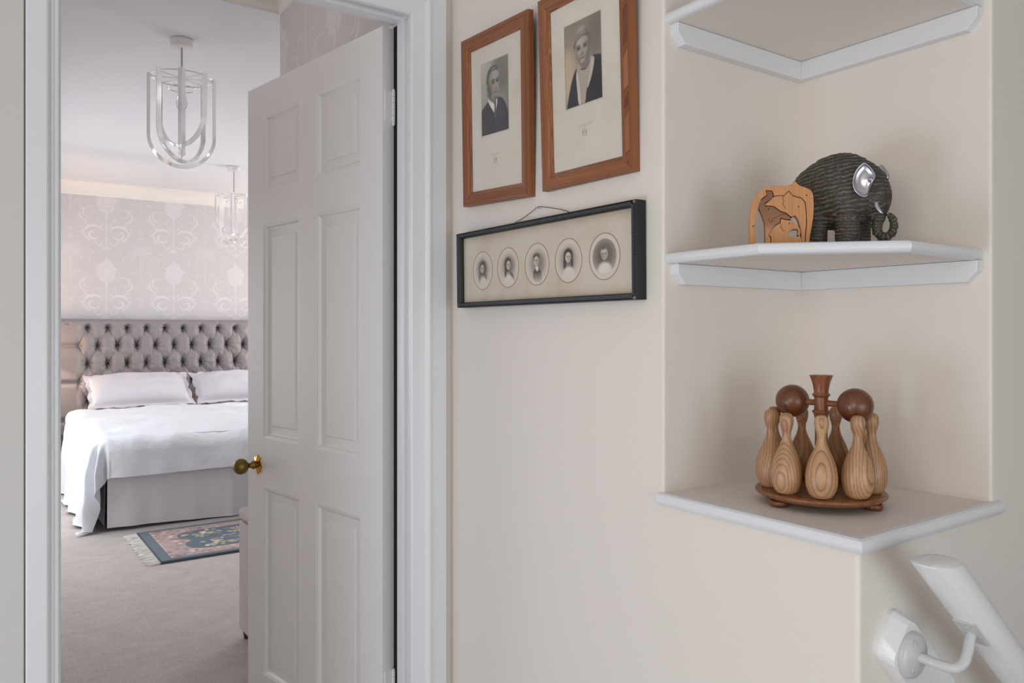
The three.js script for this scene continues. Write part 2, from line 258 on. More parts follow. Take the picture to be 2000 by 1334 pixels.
windowAt(3, -0.65, 1.2, -5.55, 2.0, 1.7, true); windowAt(4, 4.25, 1.35, -6.1, 0.95, 1.6, true);
// stairs going down to the right
const stairs = structGroup('stairs', [1.05, 0, 0]);
for (let i = 0; i < 13; i++) mesh('step', boxUV(box(i * 0.25, i * 0.25 + 0.27, -0.2 * (i + 1) - 0.03, -0.2 * (i + 1), SZ, 0.5)), M.carpet, stairs);

{ // added lobby light, unseen above the frame, brightens coving and wall
  const t = thing('added_lobby_light', 'small round opal light added unseen in the lobby to brighten its coving and wall', 'ceiling light', [0.4, LC, -2.55]);
  mesh('base', lathe([[0, -0.02], [0.07, -0.02], [0.075, -0.014], [0.075, 0], [0, 0]], 48), M.white, t);
  const glow = new THREE.SphereGeometry(0.06, 32, 20); glow.translate(0, -0.07, 0); mesh('globe', glow, new THREE.MeshStandardMaterial({ color: 0xffffff, emissive: 0xffe6cc, emissiveIntensity: 0.8 }), t);
  const l = new THREE.PointLight(new THREE.Color().setRGB(1, 0.93, 0.87), 0.17, 0, 2); l.position.set(0, -0.07, 0); l.shadow.radius = 2; l.castShadow = true; t.add(l);
}
// door lining, stops and architraves
struct('trim_3', boxUV(merge(box(0.918, 0.943, 0, 2.037, ZD - 0.064, ZD), box(0.934, 0.943, 0, 2.037, ZD - 0.1, ZD - 0.063), box(0.909, 0.943, 2.001, 2.037, ZD - 0.03, ZD), rbox(0.9265, 1.03, 0, 2.1, ZD - 0.125, ZD - 0.1, 0.003), box(0.115, 0.14, 0, 2.037, ZD - 0.1, ZD), box(0.14, 0.918, 2.012, 2.037, ZD - 0.1, ZD),
  rbox(0.9085, 0.919, 0, 2.012, ZD - 0.064, ZD - 0.028, 0.002), rbox(0.139, 0.153, 0, 2.012, ZD - 0.064, ZD - 0.028, 0.002), rbox(0.14, 0.918, 1.999, 2.013, ZD - 0.064, ZD - 0.028, 0.002))), M.gloss);
struct('gap_shade_6', box(0.9222, 0.9345, 0, 2.01, ZD - 0.1105, ZD - 0.0645), M.gapShade);   // black strip that paints in the shade of the hinge gap
const archR = [[0, 0], [0, 0.013], [0.003, 0.016], [0.034, 0.016], [0.038, 0.017], [0.042, 0.021], [0.048, 0.024], [0.054, 0.023], [0.057, 0.02], [0.062, 0.02], [0.097, 0.02], [0.1, 0.017], [0.1, 0]].map(([a, b]) => [a, b]);
function mitred(profile, x0, x1, y0, y1, sides) {                     // architrave round an opening in the door wall: jambs x0 and x1, head y1
  const parts = [], W = (p) => { const g = new THREE.BufferGeometry(); g.setAttribute('position', new THREE.Float32BufferAttribute(p.pos, 3)); g.setIndex(p.idx); return toCreasedNormals(g, 0.45); };
  profile = [...profile, profile[0]]; const n = profile.length, strip = (A, B) => { const pos = [...A.flat(), ...B.flat()], idx = []; for (let i = 0; i < n - 1; i++) idx.push(i, i + 1, n + i + 1, i, n + i + 1, n + i); return W({ pos, idx }); };
  if (sides.includes('r')) parts.push(strip(profile.map(([a, b]) => [x1 + a, y0, ZD + b]), profile.map(([a, b]) => [x1 + a, y1 + a, ZD + b])));
  if (sides.includes('t')) parts.push(strip(profile.map(([a, b]) => [x1 + a, y1 + a, ZD + b]), profile.map(([a, b]) => [x0 - a, y1 + a, ZD + b])));
  if (sides.includes('l')) parts.push(strip(profile.map(([a, b]) => [x0 - a, y1 + a, ZD + b]), profile.map(([a, b]) => [x0 - a, y0, ZD + b])));
  return parts.map((g) => { g.setAttribute('uv', new THREE.Float32BufferAttribute(new Float32Array(g.attributes.position.count * 2), 2)); return boxUV(g); });
}
struct('trim_4', merge(mitred(archR, 0.147, 0.909, 0, 2.001, 'rt')), M.gloss);
const archL = [[0, 0], [0, 0.008], [0.002, 0.01], [0.006, 0.0105], [0.008, 0.008], [0.01, 0.0105], [0.0125, 0.011], [0.0145, 0.008], [0.019, 0.0155], [0.022, 0.017], [0.054, 0.017], [0.056, 0.015], [0.056, 0]];
struct('trim_5', merge(mitred(archL, 0.147, 0.909, 0, 2.02, 'l')), M.gloss);
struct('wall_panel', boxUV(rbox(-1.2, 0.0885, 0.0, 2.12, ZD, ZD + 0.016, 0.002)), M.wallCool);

// ---------------------------------------------------------------- the open door
{
  const a = 81 * Math.PI / 180, door = structGroup('door_1', [0.921, 0, -1.853]);
  // local x runs from the hinge to the free edge, local z is the landing face when shut
  door.rotation.y = Math.atan2(-Math.sin(a) * -1, -Math.cos(a));
  const W = 0.78, T = 0.035, Y0 = 0.008, Y1 = 2.004, S = 0.003;
  const cols = [[0.108, 0.34], [0.44, 0.672]], rows = [[0.107, 0.707], [0.867, 1.552], [1.66, 1.904]];
  const xs = [S, ...cols.flat(), W], ys = [Y0, ...rows.flat(), Y1], parts = [];
  // rotation maps x to (-cos a, 0, -sin a); the landing face is then local -z, so depths below run along -z
  const rect = (x0, x1, y0, y1, z) => { const g = new THREE.BufferGeometry(); g.setAttribute('position', new THREE.Float32BufferAttribute([x0, y0, z, x0, y1, z, x1, y1, z, x1, y0, z], 3)); g.setIndex([0, 1, 2, 0, 2, 3]); g.computeVertexNormals(); g.setAttribute('uv', new THREE.Float32BufferAttribute(new Float32Array(8), 2)); return g; };
  for (let i = 0; i < 5; i++) for (let j = 0; j < 7; j++) if (!(i % 2 && j % 2)) parts.push(rect(xs[i], xs[i + 1], ys[j], ys[j + 1], -T));
  const core = box(S, W, Y0, Y1, -T + 0.016, 0);
  const edge = (x0, x1, y0, y1) => box(x0, x1, y0, y1, -T + 0.0003, -T + 0.016);
  parts.push(core, edge(S, S + 0.02, Y0, Y1), edge(W - 0.02, W, Y0, Y1), edge(S + 0.02, W - 0.02, Y1 - 0.02, Y1), edge(S + 0.02, W - 0.02, Y0, Y0 + 0.02));
  mesh('leaf', boxUV(merge(parts)), M.door, door);
  const prof = [[0, 0], [0.0022, -0.0016], [0.006, -0.0022], [0.0095, -0.0052], [0.0125, -0.0092], [0.0155, -0.0104], [0.039, -0.0122], [0.0408, -0.0092], [0.0425, -0.0088]];
  for (const [x0, x1] of cols) for (const [y0, y1] of rows) {
    const pos = [], idx = []; for (const [m, d] of prof) pos.push(x0 + m, y0 + m, -T - d, x0 + m, y1 - m, -T - d, x1 - m, y1 - m, -T - d, x1 - m, y0 + m, -T - d);
    for (let k = 0; k < prof.length - 1; k++) for (let i = 0; i < 4; i++) { const p = k * 4 + i, q = k * 4 + (i + 1) % 4; idx.push(p, q, q + 4, p, q + 4, p + 4); }
    const e = (prof.length - 1) * 4; idx.push(e, e + 1, e + 2, e, e + 2, e + 3);
    let g = new THREE.BufferGeometry(); g.setAttribute('position', new THREE.Float32BufferAttribute(pos, 3)); g.setIndex(idx); g = toCreasedNormals(g, 0.12);
    g.setAttribute('uv', new THREE.Float32BufferAttribute(new Float32Array(g.attributes.position.count * 2), 2)); mesh('panel', boxUV(g), M.door, door);
  }
  const rose = lathe([[0, 0.009], [0.012, 0.009], [0.0145, 0.007], [0.019, 0.0065], [0.022, 0.005], [0.027, 0.004], [0.0295, 0.0015], [0.0295, 0]], 48);
  { const p = rose.attributes.position; for (let i = 0; i < p.count; i++) { const r = Math.hypot(p.getX(i), p.getZ(i)), t = Math.atan2(p.getZ(i), p.getX(i)); if (r > 0.02) { const k = 1 + 0.07 * Math.cos(8 * t); p.setX(i, p.getX(i) * k); p.setZ(i, p.getZ(i) * k); } } rose.computeVertexNormals(); }
  const knob = lathe([[0, 0.0815], [0.008, 0.081], [0.016, 0.0775], [0.0222, 0.071], [0.0252, 0.0625], [0.0255, 0.056], [0.0232, 0.048], [0.0185, 0.0415], [0.0125, 0.0375], [0.009, 0.0345], [0.0078, 0.03], [0.0085, 0.0245], [0.0115, 0.021], [0.0135, 0.018], [0.0135, 0.015], [0.0115, 0.012], [0.0125, 0.009], [0.0125, 0.007]].reverse(), 48);
  for (const g of [rose, knob]) { g.rotateX(-Math.PI / 2); g.translate(0.708, 0.776, -T); }
  mesh('rosette', rose, M.brassBright, door).userData.label = 'bright brass scalloped rosette';
  mesh('door_handle', knob, M.brass, door).userData.label = 'dull brass round knob';
  for (const y of [1.798, 0.28]) {
    const k = []; const H = 0.082, n = 5;
    for (let i = 0; i < n; i++) { const q = new THREE.CylinderGeometry(0.0052, 0.0052, H / n - 0.0014, 14); q.translate(-0.0045, y - H / 2 + (i + 0.5) * H / n, -0.006); k.push(q); }
    const pin = new THREE.CylinderGeometry(0.0038, 0.0038, H + 0.008, 10); pin.translate(-0.0045, y, -0.006); const tip = new THREE.SphereGeometry(0.0048, 12, 8); tip.scale(1, 1.3, 1); tip.translate(-0.0045, y - H / 2 - 0.004, -0.006);
    k.push(pin, tip, rbox(0.001, 0.0038, y - H / 2, y + H / 2, -0.029, 0.0, 0.0008));
    mesh('hinge', merge(k), M.door, door);
  }
}
// ---------------------------------------------------------------- shelves in the recess
function cornerShelf(y0, y1, label) {
  const t = thing('corner_shelf', label, 'shelf', [1.24, y0, -0.81], 'corner shelves in the wall recess');
  const L = (g) => g.translate(-1.24, -y0, 0.81), pts = [[NX, NZ], [1.0335, NZ], [1.0335, -0.790], [1.194, -0.6285], [NX + 0.004, -0.6285], [NX + 0.004, NZ]].slice(1, 5).concat([[NX, NZ]]);
  const b = [[1.046, NZ], [1.046, -0.796], [1.199, -0.641], [NX, -0.641], [NX, NZ]];
  mesh('shelf_board', L(boxUV(plan(b, y0 + 0.0004, y1 - 0.0008))), M.shelf, t);
  const lip = []; const h = y1 - y0, R = h / 2; for (let i = 0; i <= 10; i++) { const a = -Math.PI / 2 + i / 10 * Math.PI; lip.push([0.002 + Math.cos(a) * 0.0105, R + Math.sin(a) * R]); } lip.push([0, h], [0, 0]);
  const path = [[1.046, NZ], [1.046, -0.796], [1.199, -0.641], [NX + 0.003, -0.641]];
  for (let i = 0; i < 3; i++) {                                       // half-round edging in three mitred lengths
    const A = V(path[i][0], y0, path[i][1]), B = V(path[i + 1][0], y0, path[i + 1][1]), d = B.clone().sub(A).normalize(), out = V(-d.z, 0, d.x);
    if (out.dot(V(-1, 0, 1)) < 0) out.negate();
    const g = sweepProfile(lip, A, B, out, V(0, 1, 0)), p = g.attributes.position, k = Math.tan(Math.PI / 8), len = A.distanceTo(B);
    for (let j = 0; j < p.count; j++) { const q = V(p.getX(j), p.getY(j), p.getZ(j)).sub(A), s = q.dot(d), o = q.dot(out); const m = s < len / 2 ? (i > 0 ? -o * k : 0) : (i < 2 ? o * k : 0); p.setX(j, p.getX(j) + d.x * m); p.setZ(j, p.getZ(j) + d.z * m); }
    mesh('edging', L(g), M.gloss, t);
  }
  const c = 0.037, th = 0.019, left = new THREE.Shape([V2(1.0485, 0), V2(1.0485, -0.0185), V2(1.0665, -c), V2(NX, -c), V2(NX, 0)]);
  const gl = new THREE.ExtrudeGeometry(left, { depth: th - 0.0015, bevelEnabled: true, bevelSize: 0.0012, bevelThickness: 0.0012, bevelOffset: -0.0012, bevelSegments: 2 }); gl.translate(0, y0, NZ + 0.0005);
  mesh('support_batten', L(boxUV(gl)), M.gloss, t);
  const right = new THREE.Shape([V2(0.6325, 0), V2(0.6325, -0.0185), V2(0.6505, -c), V2(-NZ - th, -c), V2(-NZ - th, 0)]);
  const gr = new THREE.ExtrudeGeometry(right, { depth: th - 0.0015, bevelEnabled: true, bevelSize: 0.0012, bevelThickness: 0.0012, bevelOffset: -0.0012, bevelSegments: 2 }); gr.rotateY(Math.PI / 2); gr.translate(NX - th + 0.0007, y0, 0);
  mesh('support_batten', L(boxUV(gr)), M.gloss, t);
  return t;
}
cornerShelf(1.767, 1.787, 'empty white corner shelf with underside showing, higher of the two open shelves');
cornerShelf(1.3315, 1.3515, 'white corner shelf with cut-off corner carrying the dark elephant and wooden puzzle');
{
  const t = thing('ledge', 'white ledge topping the boxed-in corner under the wooden skittles', 'ledge', [1.23, 0.897, -0.8]), L = (g) => g.translate(-1.23, -0.897, 0.8);
  mesh('ledge_board', L(boxUV(merge(box(XP - 0.002, NX + 0.001, 0.8985, 0.9172, NZ - 0.001, SZ + 0.001)))), M.shelf, t);
  const h = 0.0225, lip = [[0, 0], [0.006, 0.0005], [0.0095, 0.004], [0.011, 0.009], [0.011, 0.015], [0.0085, 0.02], [0.004, h], [-0.006, h], [-0.006, 0.018], [0, 0.018]];
  const A = V(XP - 0.001, 0.8955, NZ - 0.008), B = V(XP - 0.001, 0.8955, SZ + 0.001), C = V(NX + 0.022, 0.8955, SZ + 0.001);
  for (const [P, Q, out, first] of [[A, B, V(-1, 0, 0), true], [B, C, V(0, 0, 1), false]]) {
    const g = sweepProfile(lip, P, Q, out, V(0, 1, 0)), p = g.attributes.position, d = Q.clone().sub(P).normalize(), len = P.distanceTo(Q);
    for (let j = 0; j < p.count; j++) { const q = V(p.getX(j), p.getY(j), p.getZ(j)).sub(P), s = q.dot(d), o = q.dot(out), m = first && s > len / 2 ? o : !first && s < len / 2 ? -o : 0; p.setX(j, p.getX(j) + d.x * m); p.setZ(j, p.getZ(j) + d.z * m); }
    mesh('edging', L(g), M.gloss, t);
  }
}

// ---------------------------------------------------------------- wood
const lin = (hex) => { const c = new THREE.Color(hex); return [c.r, c.g, c.b]; };
function solidWood(geo, { at = [0.05, 0, 0], tilt = [0, 1, 0], ring = 0.0042, light = 0xc79a6b, dark = 0x8c5f3a, sharp = 3, seedOff = 0, grain = 1 }) {   // vertex colours from growth rings round a tree's axis
  const p = geo.attributes.position, col = new Float32Array(p.count * 3), a = lin(light), b = lin(dark), ax = V(...tilt).normalize(), o = V(...at), q = V();
  for (let i = 0; i < p.count; i++) {
    q.fromBufferAttribute(p, i).sub(o); const h = q.dot(ax); q.addScaledVector(ax, -h);
    let r = q.length() + 0.0022 * noise3(p.getX(i) * 28 + seedOff, p.getY(i) * 12, p.getZ(i) * 28) + 0.00025 * noise3(p.getX(i) * 90, p.getY(i) * 30 + seedOff, p.getZ(i) * 90);
    const f = (r / ring) % 1, late = Math.pow(f, sharp + 2) * (1 - smooth(0.94, 1, f)), fleck = 0.10 * noise3(p.getX(i) * 700, p.getY(i) * 60 + seedOff, p.getZ(i) * 700) * grain, broad = 0.12 * noise3(seedOff, h * 14, r * 40);
    const t = clamp(late * 0.95 + 0.12 + broad, 0, 1); for (let k = 0; k < 3; k++) col[i * 3 + k] = lerp(a[k], b[k], t) * (1 + fleck);
  }
  geo.setAttribute('color', new THREE.BufferAttribute(col, 3)); return geo;
}
M.pin = new THREE.MeshPhysicalMaterial({ vertexColors: true, roughness: 0.42, clearcoat: 0.25, clearcoatRoughness: 0.3 });
M.teak = new THREE.MeshPhysicalMaterial({ vertexColors: true, roughness: 0.36, clearcoat: 0.3, clearcoatRoughness: 0.25 });
const grainTex = (base, line, w = 1024, h = 256) => canvasTex(w, h, (c, W, H) => {
  c.fillStyle = base; c.fillRect(0, 0, W, H);
  for (let i = 0; i < 90; i++) { let y = rnd() * H; const a = 0.08 + rnd() * 0.26; c.strokeStyle = rnd() < 0.72 ? `rgba(${line},${a})` : `rgba(230,160,110,${a * 0.7})`; c.lineWidth = 0.6 + rnd() * 3.2; for (const dy of [-H, 0, H]) { c.beginPath(); const ph = i * 1.7; for (let x = 0; x <= W; x += 16) { const yy = y + dy + 5 * Math.sin(x / W * 2 * Math.PI + ph) + 3 * Math.sin(x / W * 6 * Math.PI + ph * 2); x ? c.lineTo(x, yy) : c.moveTo(x, yy); } c.stroke(); } }
  for (let i = 0; i < 700; i++) { c.fillStyle = `rgba(${line},${0.06 + rnd() * 0.2})`; c.fillRect(rnd() * W, rnd() * H, 6 + rnd() * 26, 1); }
}, true);

// ---------------------------------------------------------------- the skittles
const SK = V(1.1935, 0.9182, -0.7865), skFloor = 0.024;
{
  const rack = thing('skittle_stand', 'round dark teak stand with turned centre post and crossbar holding the skittles', 'stand', [SK.x, SK.y, SK.z]);
  const disc = lathe([[0, 0.0095], [0.09, 0.0095], [0.0985, 0.0115], [0.1045, 0.0155], [0.106, 0.019], [0.1045, 0.0215], [0.101, 0.0222], [0.0975, 0.0222], [0.095, 0.024], [0.05, 0.024], [0, 0.024]], 120);
  const PX = 0.0024, PZ = 0.0038, fine = (g) => g;
  mesh('base', solidWood(fine(disc), { at: [0.3, -0.006, 0.02], tilt: [0.25, 0.02, 1], ring: 0.006, light: 0x8a5630, dark: 0x5a3018 }), M.teak, rack);
  for (const a of [3.4, 5.5, 1.3]) { const f = lathe([[0, 0], [0.014, 0], [0.0155, 0.003], [0.0155, 0.008], [0.013, 0.0102], [0, 0.0102]], 32); f.translate(Math.cos(a) * 0.085, 0, Math.sin(a) * 0.085); mesh('foot', solidWood(f, { light: 0x7c451f, dark: 0x53290f }), M.teak, rack); }
  const post = lathe([[0.0105, 0.024], [0.0105, 0.07], [0.0102, 0.138], [0.0106, 0.142], [0.0118, 0.149], [0.0143, 0.1535], [0.0146, 0.1555], [0.0115, 0.157], [0.0113, 0.159], [0.0113, 0.178], [0.0116, 0.1795], [0.0146, 0.182], [0.0148, 0.1836], [0.0118, 0.1865], [0.0119, 0.19], [0.0132, 0.198], [0.0152, 0.206], [0.018, 0.2135], [0.0192, 0.2155], [0.0188, 0.2165], [0.012, 0.2155], [0, 0.215]], 64);
  post.translate(PX * 0.45, 0, PZ * 0.45); mesh('post', solidWood(post, { at: [0.04, 0, 0.03], tilt: [0.05, 1, 0], ring: 0.005, light: 0x8e5129, dark: 0x5c2f17 }), M.teak, rack);
  const bd = 87 * Math.PI / 180, bx = Math.cos(bd), bz = Math.sin(bd), yb = 0.169;
  const bar = new THREE.CylinderGeometry(0.0052, 0.0052, 0.0575, 24, 30); bar.rotateZ(Math.PI / 2); bar.rotateY(-bd); bar.translate(PX, yb, PZ);
  mesh('crossbar', solidWood(bar, { light: 0x8e5129, dark: 0x66361a }), M.teak, rack);
  for (const [s, r, label] of [[1, 0.0575, 'dark wooden ball on the crossbar end above the right-hand skittles'], [-1, 0.0575, 'dark wooden ball on the crossbar end above the left rear skittles']]) {
    const g = new THREE.SphereGeometry(0.0284, 96, 72); solidWood(g, { at: [0.012 * s, 0.01, 0.09], tilt: [1, 0.35 * s, 0.2], ring: 0.0062, light: 0x6f3d1d, dark: 0x4a2712, seedOff: s * 5 });
    const b = mesh('wooden_ball', g, M.teak); b.position.set(SK.x + PX + bx * r * s, SK.y + yb, SK.z + PZ + bz * r * s); b.rotation.y = s > 0 ? 0.5 : 2.4; tag(b, label, 'ball', 'balls of the skittle set');
  }
  const prof = [[0, 0.0004], [0.0135, 0.0004], [0.0158, 0.0016], [0.0192, 0.0055], [0.0222, 0.0128], [0.024, 0.0195], [0.0248, 0.028], [0.0243, 0.039], [0.0225, 0.0495], [0.0196, 0.0595], [0.016, 0.068], [0.0121, 0.0765], [0.0089, 0.0845], [0.0072, 0.0915], [0.0068, 0.0965], [0.0075, 0.102], [0.0094, 0.108], [0.0109, 0.1145], [0.0113, 0.1205], [0.0106, 0.1255], [0.0083, 0.1298], [0.0045, 0.132], [0, 0.1326]];
  const curve = new THREE.SplineCurve(prof.map(([r, y]) => V2(r, y))).getPoints(150).map((p) => V2(Math.max(p.x, 1e-5), p.y));
  const variants = [0, 1, 2, 3].map((k) => solidWood(new THREE.LatheGeometry(curve, 160), [
    { at: [-0.052, 0, 0.0], tilt: [0.06, 1, 0.02], ring: 0.0072, light: 0xc4986f, dark: 0x74482c, sharp: 3 },
    { at: [0.02, 0, 0.06], tilt: [0.18, 1, 0.1], ring: 0.0048, light: 0xbd916a, dark: 0x693f26, sharp: 3, seedOff: 4 },
    { at: [-0.05, 0, 0.07], tilt: [0.02, 1, -0.03], ring: 0.0046, light: 0xb88c64, dark: 0x613b24, sharp: 3, seedOff: 9 },
    { at: [0.03, 0, 0.02], tilt: [0.3, 1, 0.2], ring: 0.0052, light: 0xa97648, dark: 0x6d4325, sharp: 3, seedOff: 14 }][k]));
  const pins = [[145, 0.083, 0, 0, 1, 'pale skittle at the front middle of the ring with an oval grain eye'], [105, 0.085, 1, 3.0, 1, 'skittle under the right ball, right of the front middle one'],
    [65, 0.0805, 2, 1.2, 1, 'rightmost skittle with fine upright stripes'], [185, 0.083, 1, 4.6, 1, 'skittle left of the front middle one with curved grain lines'],
    [225, 0.0805, 2, 4.4, 1, 'leftmost skittle with straight dark stripes'], [305, 0.083, 3, 0.6, 0.985, 'dark back skittle seen below the left ball, left of the post'], [345, 0.083, 3, 2.0, 1, 'dark back skittle seen between the post and the right ball'],
    [265, 0.0865, 3, 4.0, 1, 'shaded back skittle close behind the leftmost one'], [25, 0.084, 3, 5.2, 1, 'shaded back skittle mostly hidden behind the right ball']];
  for (const [deg, r, v, spin, sy, label] of pins) {
    const a = deg * Math.PI / 180, m = mesh('skittle', variants[v], M.pin); m.position.set(SK.x + Math.cos(a) * r, SK.y + skFloor, SK.z + Math.sin(a) * r); m.scale.y = sy;
    m.rotation.y = v === 0 ? Math.atan2(-0.59, -0.81) + Math.PI : spin; tag(m, label, 'skittle', 'wooden skittles on the round stand');
  }
}

// ---------------------------------------------------------------- the elephant ornament
{
  const S = 0.0001555, X = (u) => (u - 1230) * S, Y = (v) => (1165 - v) * S + 0.015;
  const ell = (x, y, z, cx, cy, cz, rx, ry, rz) => { const a = (x - cx) / rx, b = (y - cy) / ry, c = (z - cz) / rz, k = Math.sqrt(a * a + b * b + c * c); return (k - 1) * Math.min(rx, ry, rz); };
  const cap = (x, y, z, A, B, ra, rb) => { const dx = B[0] - A[0], dy = B[1] - A[1], dz = B[2] - A[2], h = clamp(((x - A[0]) * dx + (y - A[1]) * dy + (z - A[2]) * dz) / (dx * dx + dy * dy + dz * dz), 0, 1); return Math.hypot(x - A[0] - dx * h, y - A[1] - dy * h, z - A[2] - dz * h) - lerp(ra, rb, h); };
  const legs = [[0.0205, 0.027, 0.0207], [0.0285, -0.024, 0.018], [-0.034, 0.026, 0.02], [-0.052, -0.026, 0.02]];
  const trunk = [[0.066, 0.088, 0, 0.0185], [0.0665, 0.07, 0, 0.0145], [0.0655, 0.054, 0, 0.0115], [0.0625, 0.041, 0, 0.0093], [0.0635, 0.0285, 0, 0.0082], [0.07, 0.0205, 0, 0.0077], [0.0792, 0.0195, 0, 0.0074], [0.0872, 0.0255, 0, 0.0072], [0.0905, 0.037, 0, 0.0069], [0.0885, 0.049, 0, 0.0068], [0.0845, 0.0555, 0, 0.006]];
  const base = (x, y, z) => {
    let d = ell(x, y, z, -0.008, 0.103, 0, 0.083, 0.066, 0.052);
    d = smin(d, ell(x, y, z, 0.004, 0.117, 0, 0.052, 0.0545, 0.046), 0.02);
    d = smin(d, ell(x, y, z, 0.049, 0.101, 0, 0.0325, 0.043, 0.033), 0.014);
    d = smin(d, ell(x, y, z, 0.063, 0.088, 0, 0.021, 0.028, 0.026), 0.012);
    if (y < 0.11) for (const [lx, lz, r] of legs) d = smin(d, Math.max(cap(x, y, z, [lx, 0.085, lz], [lx, -0.01, lz], r * 1.04, r), -y), 0.008);
    if (x < 0.03) return d;
    let t = 1; for (let i = 0; i < trunk.length - 1; i++) t = smin(t, cap(x, y, z, trunk[i], trunk[i + 1], trunk[i][3], trunk[i + 1][3]), 0.003);
    return smin(d, t, 0.008);
  };
  const field = (x, y, z) => {
    let d = base(x, y, z); if (Math.abs(d) > 0.006) return d;
    const w = noise3(x * 40, y * 40, z * 40), trunkness = smooth(0.056, 0.062, x) * smooth(0.095, 0.07, y), legness = smooth(0.062, 0.05, y) * (1 - trunkness);
    let ph = (y - (0.15 * x + 0.1 * z) * (1 - legness) + 0.0016 * w + 0.0008 * noise3(x * 90, y * 30, z * 90)) / lerp(0.0076, 0.0058, legness);                  // wavy carved ridges round the body
    if (trunkness > 0.02) { const a = Math.atan2(y - 0.038, x - 0.076); ph = lerp(ph, y > 0.045 && x < 0.076 ? y / 0.0052 : a * 0.0115 / 0.0042, trunkness); }
    const fr = ph - Math.floor(ph), ridge = Math.exp(-(((fr - 0.5) / 0.17) ** 2)) * (0.75 + 0.5 * noise3(x * 70, y * 70 + 4, z * 70));
    const head = smooth(0.036, 0.05, x) * (1 - trunkness) * smooth(0.06, 0.075, y);
    d += 0.0011 - 0.0014 * ridge * (1 - 0.3 * head) - 0.00034 * noise3(x * 520, y * 520, z * 520) - 0.0002 * noise3(x * 240, y * 240, z * 240);
    for (const s of [-1, 1]) { const e = Math.hypot(x - 0.0635, y - 0.098, z - s * 0.0275); d -= 0.0016 * Math.exp(-((e / 0.0042) ** 2)); d += 0.0009 * Math.exp(-(((e - 0.0058) / 0.0016) ** 2)); }
    return Math.max(d, -y);
  };
  const el = thing('elephant_ornament', 'dark ridged carved elephant with silver ears and tusks on the middle shelf', 'ornament', [1.261, 1.3515, -0.792]); el.rotation.y = -74 * Math.PI / 180; el.scale.setScalar(0.975);
  const g = surfaceNets(field, [-0.098, -0.003, -0.06], [0.1, 0.178, 0.06], 0.00125), p = g.attributes.position, col = new Float32Array(p.count * 3), A = lin(0x857a6e), B = lin(0x231e1a);
  for (let i = 0; i < p.count; i++) { const x = p.getX(i), y = p.getY(i), z = p.getZ(i), c = clamp((-base(x, y, z) + 0.0003) / 0.0013, 0, 1), n = 0.34 * noise3(x * 620, y * 620, z * 620), t = clamp(0.1 + c * 0.8 + n, 0, 1); for (let k = 0; k < 3; k++) col[i * 3 + k] = lerp(A[k], B[k], t); }
  g.setAttribute('color', new THREE.BufferAttribute(col, 3));
  mesh('body', g, new THREE.MeshStandardMaterial({ vertexColors: true, roughness: 0.62 }), el);
  const out = [[1440, 278], [1395, 310], [1350, 372], [1326, 450], [1325, 530], [1345, 590], [1388, 640], [1438, 666], [1472, 655], [1486, 620], [1500, 565], [1528, 500], [1556, 448], [1552, 412], [1528, 366], [1486, 312]];
  const ear = new THREE.CatmullRomCurve3(out.map(([u, v]) => V((u - 1440) * S, (480 - v) * S, 0)), true).getPoints(95);
  for (const s of [1, -1]) {
    const rows = [0, 0.35, 0.6, 0.78, 0.86, 0.93, 0.98, 1.0, 0.985, 0.9, 0.5, 0.02], zs = [0.0004, 0.0002, 0.0004, 0.0012, 0.0032, 0.0052, 0.005, 0.0032, 0.0012, -0.0006, -0.0012, -0.0014];
    const e = surface(95, rows.length - 1, (u, v) => { const i = Math.round(v * (rows.length - 1)), q = ear[Math.round(u * 95) % 95]; return V(lerp(0.006, q.x, rows[i]), lerp(0.002, q.y, rows[i]), s * (zs[i] + 0.006 * Math.exp(-(((lerp(0.006, q.x, rows[i]) - 0.01) ** 2 + (lerp(0.002, q.y, rows[i]) - 0.002) ** 2) / 0.00002)) * (i < 5 ? 1 : 0) )); });
    if (s < 0) { const a = e.index.array; for (let i = 0; i < a.length; i += 3) { const t = a[i]; a[i] = a[i + 1]; a[i + 1] = t; } e.computeVertexNormals(); }
    const m = mesh('ear', e, M.silver, el); m.position.set(X(1440) + (s > 0 ? 0.0205 : 0.021), Y(480) + (s > 0 ? -0.009 : 0.005), s > 0 ? 0.0472 : -0.056); m.rotation.set(0, s > 0 ? 0.34 : -0.55, 0); m.userData.label = 'polished silver ear';
    const tk = surface(20, 24, (u, v) => { const a = u * 2 * Math.PI, r = 0.0042 * Math.sqrt(Math.max(0, 1 - v ** 2.2)) + 0.0001, c = V(0.067 + 0.011 * v * v + 0.001 * v, 0.077 - 0.021 * v, s * (0.0245 + 0.004 * v)); return c.add(V(Math.cos(a) * r, Math.cos(a) * r * 0.3, Math.sin(a) * r)); });
    mesh('tusk', tk, M.silver, el).userData.label = 'polished silver tusk';
    const eye = new THREE.SphereGeometry(0.0021, 16, 12); eye.translate(0.0635, 0.098, s * 0.0285); mesh('eye', eye, M.dark, el);
  }
  for (const [lx, lz, r] of legs) { const f = lathe([[0, 0], [r * 0.96, 0], [r * 1.0, 0.0012], [r * 1.0, 0.0036], [r * 0.9, 0.0042], [0, 0.0042]], 40); f.translate(lx, 0, lz); mesh('foot_pad', f, M.dark, el); }
}

